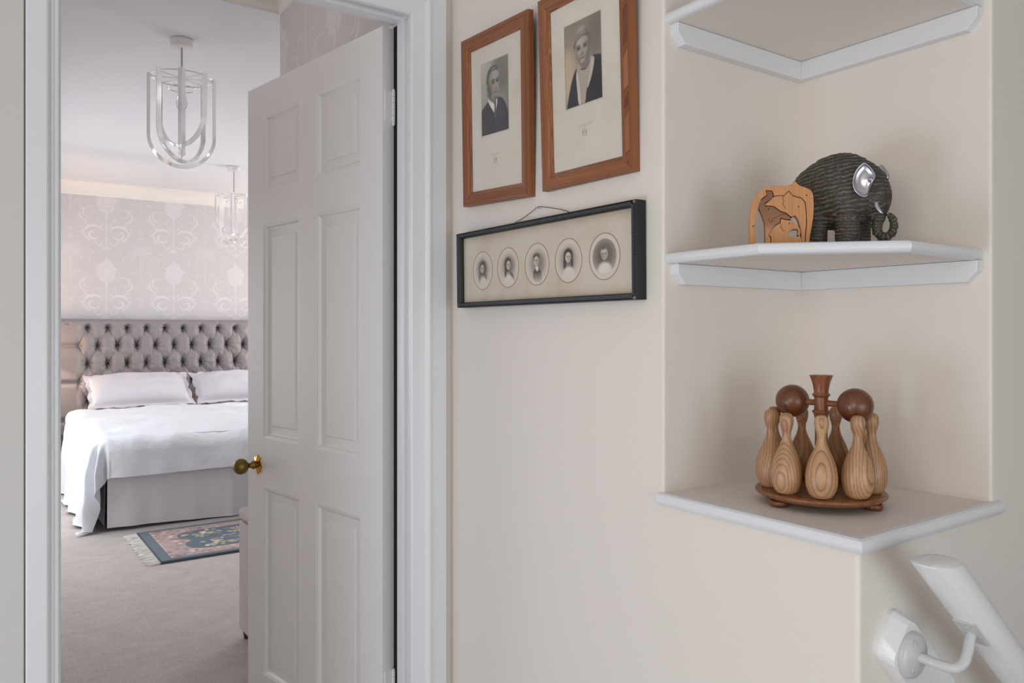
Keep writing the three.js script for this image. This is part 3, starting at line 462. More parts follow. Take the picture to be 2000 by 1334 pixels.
// ---------------------------------------------------------------- the wooden elephant puzzle
{
  const s = 0.0001475, P = (pts) => pts.map(([u, v]) => V2((u - 510) * s, (1292 - v) * s));
  const curve = (pts) => { const c = new THREE.CatmullRomCurve3(P(pts).map((p) => V(p.x, p.y, 0)), true, 'centripetal').getPoints(pts.length * 7); return c.map((p) => V2(p.x, p.y)); };
  const poly = (pts) => new THREE.Shape(P(pts));
  const outer = [[145, 1290], [143, 1000], [158, 830], [190, 700], [235, 625], [300, 575], [360, 553], [450, 546], [560, 552], [612, 541], [645, 520], [665, 500], [686, 525], [720, 556], [800, 588], [848, 618], [872, 672], [880, 800], [872, 940], [856, 1050], [836, 1160], [822, 1290]];
  const inner = [[785, 1290], [788, 1165], [802, 1000], [796, 860], [784, 755], [740, 700], [690, 688], [640, 668], [598, 612], [560, 646], [540, 668], [480, 662], [425, 672], [421, 640], [412, 612], [380, 598], [330, 597], [345, 650], [280, 700], [258, 740], [242, 800], [222, 900], [210, 1010], [175, 1026], [210, 1075], [216, 1180], [218, 1290]];
  const pieces = [
    [poly([...outer, ...inner]), 'a'],
    [poly([[322, 1290], [322, 1100], [318, 1000], [290, 900], [252, 812], [268, 742], [286, 706], [350, 656], [338, 604], [376, 603], [406, 617], [414, 640], [416, 676], [372, 722], [322, 752], [318, 778], [340, 792], [378, 792], [430, 804], [500, 862], [560, 884], [606, 926], [622, 962], [560, 954], [502, 936], [494, 990], [450, 1018], [410, 1060], [384, 1110], [366, 1142], [388, 1168], [388, 1290]]), 'b'],
    [poly([[424, 680], [480, 669], [542, 676], [565, 650], [598, 622], [640, 678], [690, 697], [736, 708], [776, 758], [788, 860], [794, 1000], [780, 1165], [778, 1290], [748, 1290], [740, 1150], [728, 1060], [708, 985], [690, 940], [668, 912], [634, 930], [612, 918], [566, 876], [506, 854], [434, 797], [380, 784], [342, 784], [328, 774], [332, 758], [380, 726]]), 'c'],
    [poly([[394, 1290], [394, 1164], [374, 1142], [392, 1110], [417, 1064], [456, 1024], [500, 996], [510, 946], [560, 962], [626, 972], [662, 1004], [706, 1044], [726, 1082], [732, 1124], [716, 1156], [694, 1148], [706, 1104], [694, 1076], [640, 1078], [606, 1102], [588, 1140], [590, 1168], [640, 1172], [740, 1180], [742, 1290]]), 'd']];
  const tex = grainTex('#c48a58', '120,66,30', 512, 512); tex.repeat.set(1 / 0.06, 1 / 0.06);
  const grain2 = canvasTex(512, 512, (c, W, H) => {                                                            // sapwood with a streak of darker heartwood
    c.fillStyle = '#c08a5c'; c.fillRect(0, 0, W, H); const g = c.createLinearGradient(0, 0, 0, H); g.addColorStop(0, 'rgba(105,66,42,0.85)'); g.addColorStop(0.3, 'rgba(105,66,42,0.75)'); g.addColorStop(0.62, 'rgba(110,70,45,0.55)'); g.addColorStop(0.75, 'rgba(150,96,60,0.1)'); g.addColorStop(1, 'rgba(0,0,0,0)'); c.fillStyle = g; c.fillRect(0, 0, W, H);
    for (let i = 0; i < 160; i++) { c.fillStyle = `rgba(110,62,32,${rnd() * 0.16})`; c.fillRect(rnd() * W, 0, 1 + rnd() * 2, H); }
  });
  grain2.repeat.set(1 / 0.11, 1 / 0.11); grain2.wrapS = grain2.wrapT = THREE.RepeatWrapping; tex.rotation = Math.PI / 2;
  const mats = { a: new THREE.MeshStandardMaterial({ map: tex, roughness: 0.5 }), b: new THREE.MeshStandardMaterial({ map: grain2, roughness: 0.5 }) }; mats.c = mats.d = mats.a;
  const t = thing('elephant_puzzle', 'small flat wooden puzzle of nested elephant shapes in front of the dark elephant', 'puzzle', [1.1365, 1.3515, -0.8235]); t.scale.set(0.955, 0.955, 1); t.rotation.y = Math.atan2(-0.811, 0.585) + 0.1;
  for (const [shape, k] of pieces) {
    const pts = shape.getPoints(); const q = new THREE.Shape(pts);
    const g = new THREE.ExtrudeGeometry(q, { depth: 0.0176, bevelEnabled: true, bevelSize: 0.0007, bevelOffset: -0.0007, bevelThickness: 0.0007, bevelSegments: 2 }); g.translate(0, 0, -0.009);
    const m = mesh('puzzle_piece', plain(g), mats[k], t); if (k === 'b') m.userData.label = 'darker brown streaked piece with a curled tail';
    const eyes = { a: [797, 677], b: [363, 823], c: [706, 810], d: [600, 1005] }[k], e = new THREE.CylinderGeometry(0.0011, 0.0011, 0.0008, 12); e.rotateX(Math.PI / 2); e.translate((eyes[0] - 510) * s, (1292 - eyes[1]) * s, 0.0096);
    mesh('eye', e, M.dark, m);
    const lines = { c: [[540, 680], [522, 705], [540, 730], [528, 770], [548, 800], [562, 828]], d: [[502, 1000], [512, 1035], [500, 1048], [520, 1060], [524, 1088], [546, 1092]], b: [[366, 940], [380, 980], [400, 982], [415, 945], [450, 930], [500, 905], [560, 886]] }[k];
    if (lines) mesh('sawn_line', tube(lines.map(([u, v]) => [(u - 510) * s, (1292 - v) * s, 0.0094]), 0.00035, 40, 6), M.dark, m);
  }
}

// ---------------------------------------------------------------- handrail
{
  const d = V(0.755, -0.656, 0), n = V(0.656, 0.755, 0), P0 = V(1.032, 0.9, -0.53);
  const rail = thing('handrail', 'white painted stair handrail sloping down to the right on a bent bracket', 'handrail', [1.1, 0.8, SZ]), L = (g) => g.translate(-1.1, -0.8, -SZ);
  // mopstick section: (across the wall, up from the flat underside)
  const sec = []; const flat = 0.012; sec.push([-flat, 0], [flat, 0]); for (let i = 0; i <= 26; i++) { const a = -1.02 + i / 26 * (Math.PI + 2.04); sec.push([Math.cos(a) * 0.031, 0.025 + Math.sin(a) * 0.025 * (Math.sin(a) < 0 ? 1.06 : 1)]); }
  const N = sec.length, cx = 0, cy = 0.025, pos = [], idx = [], rings = [[0.35, 0, -0.0035], [0.72, 0, -0.0028], [0.9, 0, -0.0006], [0.975, 0.0022, 0], [1, 0.007, 0], [1, 0.3, 0], [1, 2.3, 0]];
  for (const [k, a0, lift] of rings) for (const [z, u] of sec) { const zz = cx + (z - cx) * k, uu = cy + (u - cy) * k, a = a0 + 1.151 * uu * (a0 > 2 ? 0 : 1), q = P0.clone().addScaledVector(d, a).addScaledVector(n, uu); q.z += zz; q.y -= lift; pos.push(q.x, q.y, q.z); }
  for (let r = 0; r < rings.length - 1; r++) for (let i = 0; i < N; i++) { const a = r * N + i, b = r * N + (i + 1) % N; idx.push(a, a + N, b, b, a + N, b + N); }
  for (let i = 1; i < N - 1; i++) { idx.push(0, i, i + 1); const e = (rings.length - 1) * N; idx.push(e, e + i + 1, e + i); }
  const g = new THREE.BufferGeometry(); g.setAttribute('position', new THREE.Float32BufferAttribute(pos, 3)); g.setIndex(idx);
  mesh('rail', L(boxUV(toCreasedNormals(g, 0.7))), M.handrail, rail);
  // wooden wall plate under it, chamfered
  const ax = V(0.715, -0.699, 0), up = V(0.699, 0.715, 0), C = V(1.0895, 0.7765, SZ), w = 0.0405, l0 = -0.008, l1 = 0.42;
  const outline = (m) => fillet([[l0 + m, -w + m], [l1, -w + m], [l1, w - m], [l0 + m, w - m]], [0, 3], 0.027, 12);
  const o0 = outline(0.0005), o1 = outline(0.0025), o2 = outline(0.003); const cw = w * 0.93, chamfer = fillet([[l0 + 0.024, -cw], [l1, -cw], [l1, cw], [l0 + 0.024, cw]], [0, 3], 0.02, 12);
  const lay = [[o0, 0], [o0, 0.0075], [o1, 0.0115], [chamfer, 0.0235]], pp = [], ii = []; const c0 = chamfer.map(([a, b]) => [a, b]);
  for (const [o, h] of lay) for (const [a, b] of o) { const q = C.clone().addScaledVector(ax, a).addScaledVector(up, b); pp.push(q.x, q.y, SZ + h); }
  const m = o0.length; for (let r = 0; r < lay.length - 1; r++) for (let i = 0; i < m; i++) { const a = r * m + i, b = r * m + (i + 1) % m; ii.push(a, b, a + m, b, b + m, a + m); }
  for (const [x, y, z] of THREE.ShapeUtils.triangulateShape(c0.map(([a, b]) => V2(a, b)), [])) { const e = 3 * m; ii.push(e + x, e + y, e + z); }
  const pg = new THREE.BufferGeometry(); pg.setAttribute('position', new THREE.Float32BufferAttribute(pp, 3)); pg.setIndex(ii);
  mesh('wall_plate', L(boxUV(toCreasedNormals(pg, 0.5))), M.handrail, rail);
  const RC = V(1.124, 0.7395, SZ + 0.023), ros = lathe([[0, 0.0145], [0.012, 0.0145], [0.022, 0.0125], [0.029, 0.0105], [0.0325, 0.0075], [0.034, 0.003], [0.034, 0]], 56); ros.rotateX(Math.PI / 2); ros.translate(RC.x, RC.y, RC.z);
  mesh('rose', L(ros), M.handrail, rail);
  const up2 = P0.clone().addScaledVector(d, 0.178), zc = -0.53;
  const arm = new THREE.TubeGeometry(new THREE.CatmullRomCurve3([V(RC.x, RC.y, RC.z + 0.006), V(RC.x + 0.003, RC.y - 0.001, RC.z + 0.022), V(RC.x + 0.006, RC.y - 0.003, RC.z + 0.043), V(RC.x + 0.012, RC.y - 0.002, zc - 0.006), V(RC.x + 0.02, RC.y + 0.005, zc), V(RC.x + 0.03, RC.y + 0.018, zc + 0.001), V(up2.x - 0.001, up2.y - 0.006, zc), V(up2.x + 0.004, up2.y + 0.001, zc)], false, 'centripetal'), 80, 0.0072, 20);
  mesh('bracket_arm', L(arm), M.handrail, rail);
  const sg = new RoundedBoxGeometry(0.062, 0.0035, 0.03, 3, 0.0016); const sm = mesh('saddle_plate', sg, M.handrail, rail); sm.position.copy(up2).addScaledVector(n, -0.001).sub(V(1.1, 0.8, SZ)); sm.position.z = zc - SZ; sm.rotation.z = Math.atan2(d.y, d.x);
  const screw = (q, nrm, r) => { const s = new THREE.SphereGeometry(r, 18, 8, 0, 2 * Math.PI, 0, Math.PI / 2); s.scale(1, 0.4, 1); const k = mesh('screw', s, M.handrail, rail); k.position.copy(q).sub(V(1.1, 0.8, SZ)); k.quaternion.setFromUnitVectors(V(0, 1, 0), nrm); };
  for (const a of [1.9, 4.0, 5.6]) screw(V(RC.x + Math.cos(a) * 0.022, RC.y + Math.sin(a) * 0.022, RC.z + 0.0122), V(0, 0, 1), 0.004);
  for (const [a, b] of [[0.045, 0.022], [0.024, -0.012], [0.3, 0.0]]) { const q = C.clone().addScaledVector(ax, a).addScaledVector(up, b); q.z = SZ + 0.0228; screw(q, V(0, 0, 1), 0.0042); }
  for (const s of [-0.02, 0.02]) { const q = up2.clone().addScaledVector(d, s).addScaledVector(n, -0.0026); q.z = zc + 0.002; screw(q, n.clone().negate(), 0.0034); }
}

// ---------------------------------------------------------------- pictures on the wall
function frameSide(k, w, h, profile, texLen = 0.3, texW = 0.07) {     // one mitred length of moulding: k = 0 bottom, 1 right, 2 top, 3 left; profile (inwards, out of the wall)
  const c = [[0, 0], [w, 0], [w, h], [0, h]], A = c[k], B = c[(k + 1) % 4], len = Math.hypot(B[0] - A[0], B[1] - A[1]), d = [(B[0] - A[0]) / len, (B[1] - A[1]) / len], n = [-d[1], d[0]];
  const pos = [], uv = [], idx = [], seg = 12, N = profile.length, off = rnd();
  for (let s = 0; s <= seg; s++) profile.forEach(([i, o]) => { const a = lerp(i, len - i, s / seg); pos.push(A[0] + d[0] * a + n[0] * i - w / 2, A[1] + d[1] * a + n[1] * i, o); uv.push(a / texLen + off, (i + o * 0.6) / texW + k * 0.31 + off); });
  for (let s = 0; s < seg; s++) for (let i = 0; i < N - 1; i++) { const a = s * N + i; idx.push(a, a + N, a + 1, a + 1, a + N, a + N + 1); }
  const g = new THREE.BufferGeometry(); g.setAttribute('position', new THREE.Float32BufferAttribute(pos, 3)); g.setAttribute('uv', new THREE.Float32BufferAttribute(uv, 2)); g.setIndex(idx);
  return toCreasedNormals(g, 0.6);
}
const flatPic = (w, h, z, cx = 0, cy = 0) => { const g = new THREE.BoxGeometry(w, h, 0.0008); g.translate(cx, cy, z); return g; };
const grey = (v, a = 1, warm = 0) => `rgba(${Math.round(v + warm)},${Math.round(v)},${Math.round(v - warm)},${a})`;
function blob(c, x, y, rx, ry, col, rot = 0, blur = 0) { c.save(); if (blur) c.filter = `blur(${blur}px)`; c.fillStyle = col; c.beginPath(); c.ellipse(x, y, rx, ry, rot, 0, 7); c.fill(); c.restore(); }
function shapePath(c, pts, col, blur = 0) { c.save(); if (blur) c.filter = `blur(${blur}px)`; c.fillStyle = col; c.beginPath(); const n = pts.length; for (let i = 0; i < n; i++) { const p = pts[i], q = pts[(i + 1) % n], m = [(p[0] + q[0]) / 2, (p[1] + q[1]) / 2]; i ? c.quadraticCurveTo(p[0], p[1], m[0], m[1]) : c.moveTo((pts[n - 1][0] + p[0]) / 2, (pts[n - 1][1] + p[1]) / 2); if (!i) c.quadraticCurveTo(p[0], p[1], m[0], m[1]); } c.closePath(); c.fill(); c.restore(); }
function line(c, pts, col, w, blur = 0) { c.save(); if (blur) c.filter = `blur(${blur}px)`; c.strokeStyle = col; c.lineWidth = w; c.lineCap = 'round'; c.lineJoin = 'round'; c.beginPath(); pts.forEach(([x, y], i) => i ? c.lineTo(x, y) : c.moveTo(x, y)); c.stroke(); c.restore(); }
const manTex = canvasTex(448, 672, (c, W, H) => {
  const g = c.createLinearGradient(0, 0, W, H * 0.6); g.addColorStop(0, '#c9c3b6'); g.addColorStop(0.55, '#a39d93'); g.addColorStop(1, '#8b857d'); c.fillStyle = g; c.fillRect(0, 0, W, H);
  blob(c, 330, 120, 150, 190, 'rgba(98,92,86,0.5)', 0, 40);
  shapePath(c, [[-60, 470], [20, 420], [110, 366], [170, 350], [290, 352], [350, 370], [404, 430], [470, 560], [520, 800], [-80, 800]], '#33353b', 3);
  shapePath(c, [[120, 380], [170, 350], [230, 470], [215, 700], [120, 700], [60, 460]], '#2a2c31', 8); shapePath(c, [[250, 430], [300, 370], [360, 420], [400, 520], [330, 660], [240, 660]], '#3d3f46', 16);
  shapePath(c, [[122, 332], [150, 340], [232, 420], [262, 350], [278, 372], [240, 500], [226, 500], [112, 372]], '#e4e0d8', 1.5);             // collar and shirt
  shapePath(c, [[212, 398], [250, 388], [246, 420], [256, 520], [236, 548], [214, 520], [224, 424]], '#4c4c50', 1.2); line(c, [[224, 408], [242, 500]], '#85858a', 4, 1.5);
  shapePath(c, [[122, 240], [130, 350], [206, 398], [262, 372], [268, 280]], '#7f786f', 4);                                                     // neck
  shapePath(c, [[96, 160], [104, 250], [128, 322], [186, 362], [246, 352], [282, 300], [300, 200], [290, 110], [220, 66], [140, 82]], '#9a9186', 4);
  blob(c, 236, 138, 54, 40, 'rgba(206,199,188,0.8)', 0, 20); blob(c, 232, 250, 32, 34, 'rgba(182,174,163,0.7)', 0, 14); blob(c, 286, 250, 12, 40, 'rgba(190,182,171,0.6)', 0, 8);
  shapePath(c, [[96, 170], [110, 330], [170, 364], [180, 300], [140, 200]], 'rgba(74,69,64,0.8)', 16); line(c, [[196, 232], [214, 236]], 'rgba(70,64,58,0.5)', 5, 4); line(c, [[262, 230], [284, 228]], 'rgba(70,64,58,0.5)', 5, 4); for (const y of [118, 134, 148]) line(c, [[170, y + 6], [220, y], [274, y + 4]], 'rgba(110,103,95,0.45)', 3, 3);
  shapePath(c, [[90, 216], [92, 130], [128, 70], [204, 44], [270, 60], [292, 108], [262, 96], [196, 92], [150, 112], [126, 170], [118, 236]], '#5d5955', 4); shapePath(c, [[150, 96], [210, 62], [270, 78], [220, 84]], '#9c968e', 5);
  blob(c, 98, 240, 15, 32, '#a39b90', 0.1, 2); blob(c, 100, 242, 7, 20, '#6d665f', 0.1, 3);
  line(c, [[174, 188], [204, 178], [228, 186]], '#4a453f', 9, 4); line(c, [[256, 184], [274, 177], [292, 182]], '#4a453f', 9, 4);
  blob(c, 203, 204, 24, 13, '#5d564f', 0, 6); blob(c, 272, 201, 20, 13, '#5d564f', 0, 6); line(c, [[186, 206], [204, 200], [220, 206]], '#2c2824', 4, 2); line(c, [[260, 203], [273, 198], [286, 203]], '#2c2824', 4, 2); blob(c, 205, 206, 6, 5, '#26231f', 0, 2); blob(c, 273, 203, 5, 5, '#26231f', 0, 2);
  shapePath(c, [[244, 196], [256, 250], [268, 266], [236, 272], [232, 258]], '#8d857b', 4); line(c, [[232, 270], [248, 277], [266, 268]], '#5a534c', 5, 2); line(c, [[250, 200], [258, 248]], '#dcd5ca', 6, 4);
  line(c, [[212, 300], [240, 296], [268, 300]], '#57504a', 7, 2); line(c, [[220, 312], [262, 311]], '#a59d92', 5, 3); blob(c, 236, 348, 30, 12, 'rgba(96,90,84,0.6)', 0, 7);
  line(c, [[206, 262], [196, 292]], 'rgba(90,84,78,0.6)', 4, 3); line(c, [[0, 672], [448, 672]], '#222', 4); c.strokeStyle = 'rgba(90,86,80,0.7)'; c.lineWidth = 3; c.strokeRect(1, 1, W - 2, H - 2);
});
const womanTex = canvasTex(448, 672, (c, W, H) => {
  const g = c.createLinearGradient(0, 0, 0, H); g.addColorStop(0, '#8d7d6c'); g.addColorStop(0.4, '#a08f7c'); g.addColorStop(1, '#b6a288'); c.fillStyle = g; c.fillRect(0, 0, W, H);
  blob(c, 40, 400, 90, 220, 'rgba(212,190,158,0.75)', 0, 40); blob(c, 390, 160, 110, 170, 'rgba(112,100,88,0.8)', 0, 40);
  shapePath(c, [[-30, 820], [44, 560], [100, 420], [170, 348], [250, 380], [330, 316], [400, 322], [500, 350], [560, 560], [540, 820]], '#24242b', 3);
  shapePath(c, [[330, 350], [420, 350], [470, 480], [450, 660], [300, 660]], '#17171d', 14);
  shapePath(c, [[150, 350], [190, 330], [300, 330], [360, 310], [330, 430], [262, 560], [248, 690], [160, 690], [150, 560], [140, 430]], '#b5a898', 4);   // scarf and blouse
  shapePath(c, [[152, 380], [170, 470], [186, 560], [196, 690], [166, 690], [150, 560], [136, 430]], '#d5cabb', 3); shapePath(c, [[330, 330], [372, 324], [352, 430], [286, 560], [262, 560], [310, 440]], '#cabfb0', 3);
  for (let i = 0; i < 7; i++) line(c, [[176 + i * 12, 470 + i * 9], [184 + i * 8, 560 + i * 6], [186 + i * 6, 680]], i % 2 ? 'rgba(120,108,94,0.7)' : 'rgba(232,224,212,0.7)', 3, 1.5);
  shapePath(c, [[176, 300], [190, 370], [250, 420], [310, 372], [326, 270]], '#8a7e72', 4); for (let i = 0; i < 12; i++) blob(c, 196 + i * 10, 388 + 26 * Math.sin(i / 11 * Math.PI) - i * 3, 5, 5, '#3b342e', 0, 1);
  shapePath(c, [[130, 170], [132, 250], [158, 312], [216, 352], [276, 322], [314, 240], [310, 150], [240, 90], [160, 110]], '#a0948a', 4);
  blob(c, 204, 178, 54, 26, 'rgba(206,197,185,0.8)', 0, 16); blob(c, 178, 256, 24, 22, 'rgba(194,184,172,0.75)', 0, 11); blob(c, 258, 252, 24, 24, 'rgba(176,166,155,0.7)', 0, 11); blob(c, 214, 326, 26, 14, 'rgba(186,176,164,0.7)', 0, 8); for (const y of [172, 184]) line(c, [[166, y + 6], [210, y], [262, y - 4]], 'rgba(112,102,92,0.45)', 3, 3); line(c, [[150, 240], [160, 300], [190, 336]], 'rgba(92,83,74,0.6)', 9, 7);
  shapePath(c, [[280, 160], [318, 180], [312, 270], [276, 330], [262, 320], [292, 250]], 'rgba(96,86,76,0.7)', 8);
  shapePath(c, [[122, 240], [118, 170], [150, 110], [230, 60], [300, 84], [332, 150], [330, 230], [312, 250], [306, 170], [262, 132], [200, 130], [150, 160], [136, 210]], '#6f665d', 4);
  shapePath(c, [[126, 166], [134, 110], [184, 62], [254, 50], [304, 84], [316, 124], [250, 112], [180, 124]], '#8c8278', 9); blob(c, 210, 78, 50, 20, 'rgba(190,181,170,0.7)', -0.2, 12); blob(c, 280, 104, 24, 26, 'rgba(96,88,80,0.6)', 0.4, 10); for (let i = 0; i < 6; i++) line(c, [[132 + i * 8, 150 - i * 13], [190 + i * 12, 96 - i * 5], [296 - i * 3, 104 - i * 8]], i % 2 ? 'rgba(176,167,156,0.35)' : 'rgba(96,88,80,0.3)', 4, 4);
  line(c, [[126, 176], [160, 148], [230, 124], [310, 130]], '#4a433c', 6, 2); line(c, [[130, 168], [164, 140], [230, 116], [306, 120]], 'rgba(196,187,175,0.7)', 4, 3);
  line(c, [[150, 206], [174, 196], [200, 204]], '#564c44', 7, 4); line(c, [[232, 200], [258, 191], [284, 199]], '#564c44', 7, 4);
  blob(c, 176, 221, 25, 14, '#655a50', 0, 7); blob(c, 258, 215, 25, 14, '#655a50', 0, 7); line(c, [[158, 221], [177, 214], [196, 220]], '#322b26', 4, 2); line(c, [[240, 215], [258, 208], [277, 214]], '#322b26', 4, 2); blob(c, 178, 221, 6, 5, '#27221e', 0, 2); blob(c, 258, 215, 6, 5, '#27221e', 0, 2); line(c, [[160, 234], [178, 238], [196, 232]], 'rgba(84,75,67,0.6)', 4, 4); line(c, [[242, 228], [260, 231], [278, 225]], 'rgba(84,75,67,0.6)', 4, 4);
  shapePath(c, [[208, 206], [200, 262], [212, 276], [236, 272], [236, 258]], '#93877a', 4); line(c, [[200, 274], [216, 280], [238, 270]], '#574e46', 4, 2); line(c, [[212, 210], [208, 258]], '#ded4c6', 6, 4);
  line(c, [[186, 310], [214, 304], [248, 300]], '#4e463f', 6, 2); line(c, [[194, 322], [240, 316]], '#a4988a', 6, 4); line(c, [[186, 270], [176, 300]], 'rgba(96,86,76,0.6)', 4, 3); line(c, [[258, 262], [266, 292]], 'rgba(96,86,76,0.6)', 4, 3);
  c.strokeStyle = 'rgba(60,52,44,0.8)'; c.lineWidth = 4; c.strokeRect(1, 1, W - 2, H - 2);
});
function mountTex(w, h, px, base, draw) { return canvasTex(Math.round(w * px), Math.round(h * px), (c, W, H) => { c.fillStyle = base; c.fillRect(0, 0, W, H); for (let i = 0; i < 60; i++) blob(c, rnd() * W, rnd() * H, 20 + rnd() * 60, 20 + rnd() * 60, `rgba(150,130,95,${0.015 + rnd() * 0.02})`, 0, 14); draw(c, (x) => x * px, (y) => H - y * px, W, H); }); }
function crest(c, x, y, s, cx) {                                       // the photographer's faint signature and the coat of arms under it
  const ink = 'rgba(120,104,88,0.6)'; line(c, Array.from({ length: 60 }, (_, i) => [x - 46 * s + i * 1.75 * s, y - 30 * s + (Math.sin(i * 1.35) * 3.6 + Math.sin(i * 0.53) * 2.6) * s - i * 0.09 * s]), 'rgba(120,104,88,0.4)', 1.1 * s);
  line(c, [[x - 40 * s, y - 22 * s], [x + 62 * s, y - 31 * s]], 'rgba(120,104,88,0.35)', 0.9 * s);
  c.fillStyle = ink; c.beginPath(); c.moveTo(x - 6 * s, y - 8 * s); c.lineTo(x + 6 * s, y - 8 * s); c.lineTo(x + 6 * s, y + 4 * s); c.quadraticCurveTo(x, y + 13 * s, x - 6 * s, y + 4 * s); c.closePath(); c.strokeStyle = ink; c.lineWidth = 1.4 * s; c.stroke(); line(c, [[x, y - 8 * s], [x, y + 9 * s]], ink, 1.1 * s); line(c, [[x - 6 * s, y], [x + 6 * s, y]], ink, 1.1 * s);
  for (const k of [-1, 1]) { shapePath(c, [[x + k * 9 * s, y + 12 * s], [x + k * 8 * s, y - 4 * s], [x + k * 12 * s, y - 12 * s], [x + k * 15 * s, y - 8 * s], [x + k * 14 * s, y + 2 * s], [x + k * 17 * s, y + 12 * s]], 'rgba(120,104,88,0.55)'); line(c, [[x + k * 14 * s, y + 2 * s], [x + k * 19 * s, y - 4 * s], [x + k * 18 * s, y - 10 * s]], ink, 1 * s); }
  for (let k = -1; k <= 1; k++) line(c, [[x + k * 3 * s, y - 9 * s], [x + k * 4 * s, y - 15 * s]], ink, 1.4 * s); line(c, [[x - 10 * s, y - 19 * s], [x, y - 21 * s], [x + 10 * s, y - 19 * s]], ink, 0.9 * s);
  line(c, [[x - 18 * s, y + 15 * s], [x, y + 17 * s], [x + 18 * s, y + 15 * s]], ink, 2.2 * s);
}
const frameWood = grainTex('#8d5129', '54,22,6'), frameWood2 = grainTex('#935730', '58,26,8');
M.frameWood = new THREE.MeshPhysicalMaterial({ map: frameWood, roughness: 0.45, clearcoat: 0.2, clearcoatRoughness: 0.3 });
M.frameWood2 = new THREE.MeshPhysicalMaterial({ map: frameWood2, roughness: 0.48, clearcoat: 0.15, clearcoatRoughness: 0.3 });
const wornWood = canvasTex(256, 1024, (c, W, H) => {                   // veneer chipped off in pointed patches, seen along the right-hand length
  c.fillStyle = '#93562f'; c.fillRect(0, 0, W, H); for (let i = 0; i < 160; i++) { c.fillStyle = `rgba(70,32,12,${0.05 + rnd() * 0.14})`; c.fillRect(rnd() * W, 0, 1 + rnd() * 4, H); }
  const patch = (y0, y1, col) => { c.fillStyle = col; c.beginPath(); c.moveTo(W * 0.42, y1); c.lineTo(W * 0.42, y0 + 46); c.lineTo(W * 0.82, y0); c.lineTo(W * 0.82, y1 - 20); c.closePath(); c.fill(); c.strokeStyle = 'rgba(60,26,10,0.8)'; c.lineWidth = 4; c.stroke(); };
  patch(80, 230, '#9c6239'); patch(236, 430, '#824a28'); patch(440, 640, '#a0673f'); patch(650, 720, '#6d3a20'); patch(730, 940, '#9a5f38');
  for (let i = 0; i < 14; i++) line(c, [[W * 0.46, 420 - i * 12], [W * 0.8, 392 - i * 12]], 'rgba(58,24,10,0.75)', 4); for (let i = 0; i < 50; i++) { c.fillStyle = `rgba(52,22,8,${0.4 * rnd()})`; c.fillRect(W * (0.42 + 0.38 * rnd()), 640 + rnd() * 90, 10, 5); }
  blob(c, W * 0.62, 985, 14, 14, '#5c2c14', 0, 2);
}, true);
M.frameWorn = new THREE.MeshPhysicalMaterial({ map: wornWood, roughness: 0.5 });
M.paper = new THREE.MeshStandardMaterial({ color: 0xffffff, roughness: 0.9 });

function picture(label, pos, lean, roll, w, h, photo, fw, mw, worn) {
  const t = thing('framed_portrait', label, 'picture', pos, 'framed portraits on the cream wall'); t.rotation.order = 'YXZ'; t.rotation.set(lean, -Math.PI / 2, roll);
  const prof = [[0, 0], [0, 0.0145], [0.0015, 0.0172], [0.004, 0.0182], [0.021, 0.0176], [0.0255, 0.0172], [0.0275, 0.0152], [fw - 0.004, 0.0138], [fw - 0.0015, 0.0128], [fw, 0.0105], [fw, 0.004]];
  for (let k = 0; k < 4; k++) {
    const g = frameSide(k, w, h, prof, worn && k === 1 ? 1 : 0.3, worn && k === 1 ? 1 : 0.07); let m = mw;
    if (worn && k === 1) { const p = g.attributes.position, uv = g.attributes.uv; for (let i = 0; i < p.count; i++) uv.setXY(i, (p.getX(i) - (w / 2 - fw)) / fw, p.getY(i) / h); m = M.frameWorn; }
    mesh('frame_side', g, m, t);
  }
  const back = flatPic(w - 0.01, h - 0.01, 0.002, 0, h / 2); mesh('back_board', back, M.dark, t);
  const iw = w - 2 * fw + 0.004, ih = h - 2 * fw + 0.004, px = 2300;
  const mt = mountTex(iw, ih, px, '#ded6c9', (c, X, Y, W, H) => { crest(c, W / 2 + photo.cx * px, Y(photo.crestY - fw + 0.002), 1.0); c.strokeStyle = 'rgba(140,128,108,0.3)'; c.lineWidth = 2; c.strokeRect(W / 2 + (photo.cx - photo.w / 2 - 0.002) * px, Y(photo.y1 - fw + 0.004), (photo.w + 0.004) * px, (photo.y1 - photo.y0 + 0.004) * px); });
  mesh('mount', flatPic(iw, ih, 0.0075, 0, h / 2), new THREE.MeshStandardMaterial({ map: mt, roughness: 0.9 }), t);
  mesh('photograph', flatPic(photo.w, photo.y1 - photo.y0, 0.0081, photo.cx, (photo.y0 + photo.y1) / 2), new THREE.MeshPhysicalMaterial({ map: photo.tex, roughness: 0.55 }), t).userData.label = photo.label;
  mesh('glass_pane', flatPic(iw, ih, 0.0105, 0, h / 2), M.picGlass, t);
  return t;
}
M.picGlass = new THREE.MeshPhysicalMaterial({ color: 0xffffff, roughness: 0.03, transmission: 1, thickness: 0, ior: 1.35 });
picture('brown wooden frame holding a portrait of a man in a dark suit, the left picture', [XP - 0.001, 1.5135, -1.5195], 0.044, -0.044, 0.277, 0.404, { w: 0.112, y0: 0.162, y1: 0.33, cx: -0.005, crestY: 0.1, tex: manTex, label: 'grey photograph of a man in suit and tie' }, 0.0335, M.frameWood);
picture('chipped brown wooden frame holding a portrait of a woman in a headband and scarf', [XP - 0.001, 1.5095, -1.1935], 0.038, -0.008, 0.279, 0.404, { w: 0.112, y0: 0.158, y1: 0.326, cx: -0.006, crestY: 0.102, tex: womanTex, label: 'sepia photograph of a woman in dark coat' }, 0.0335, M.frameWood2, true);

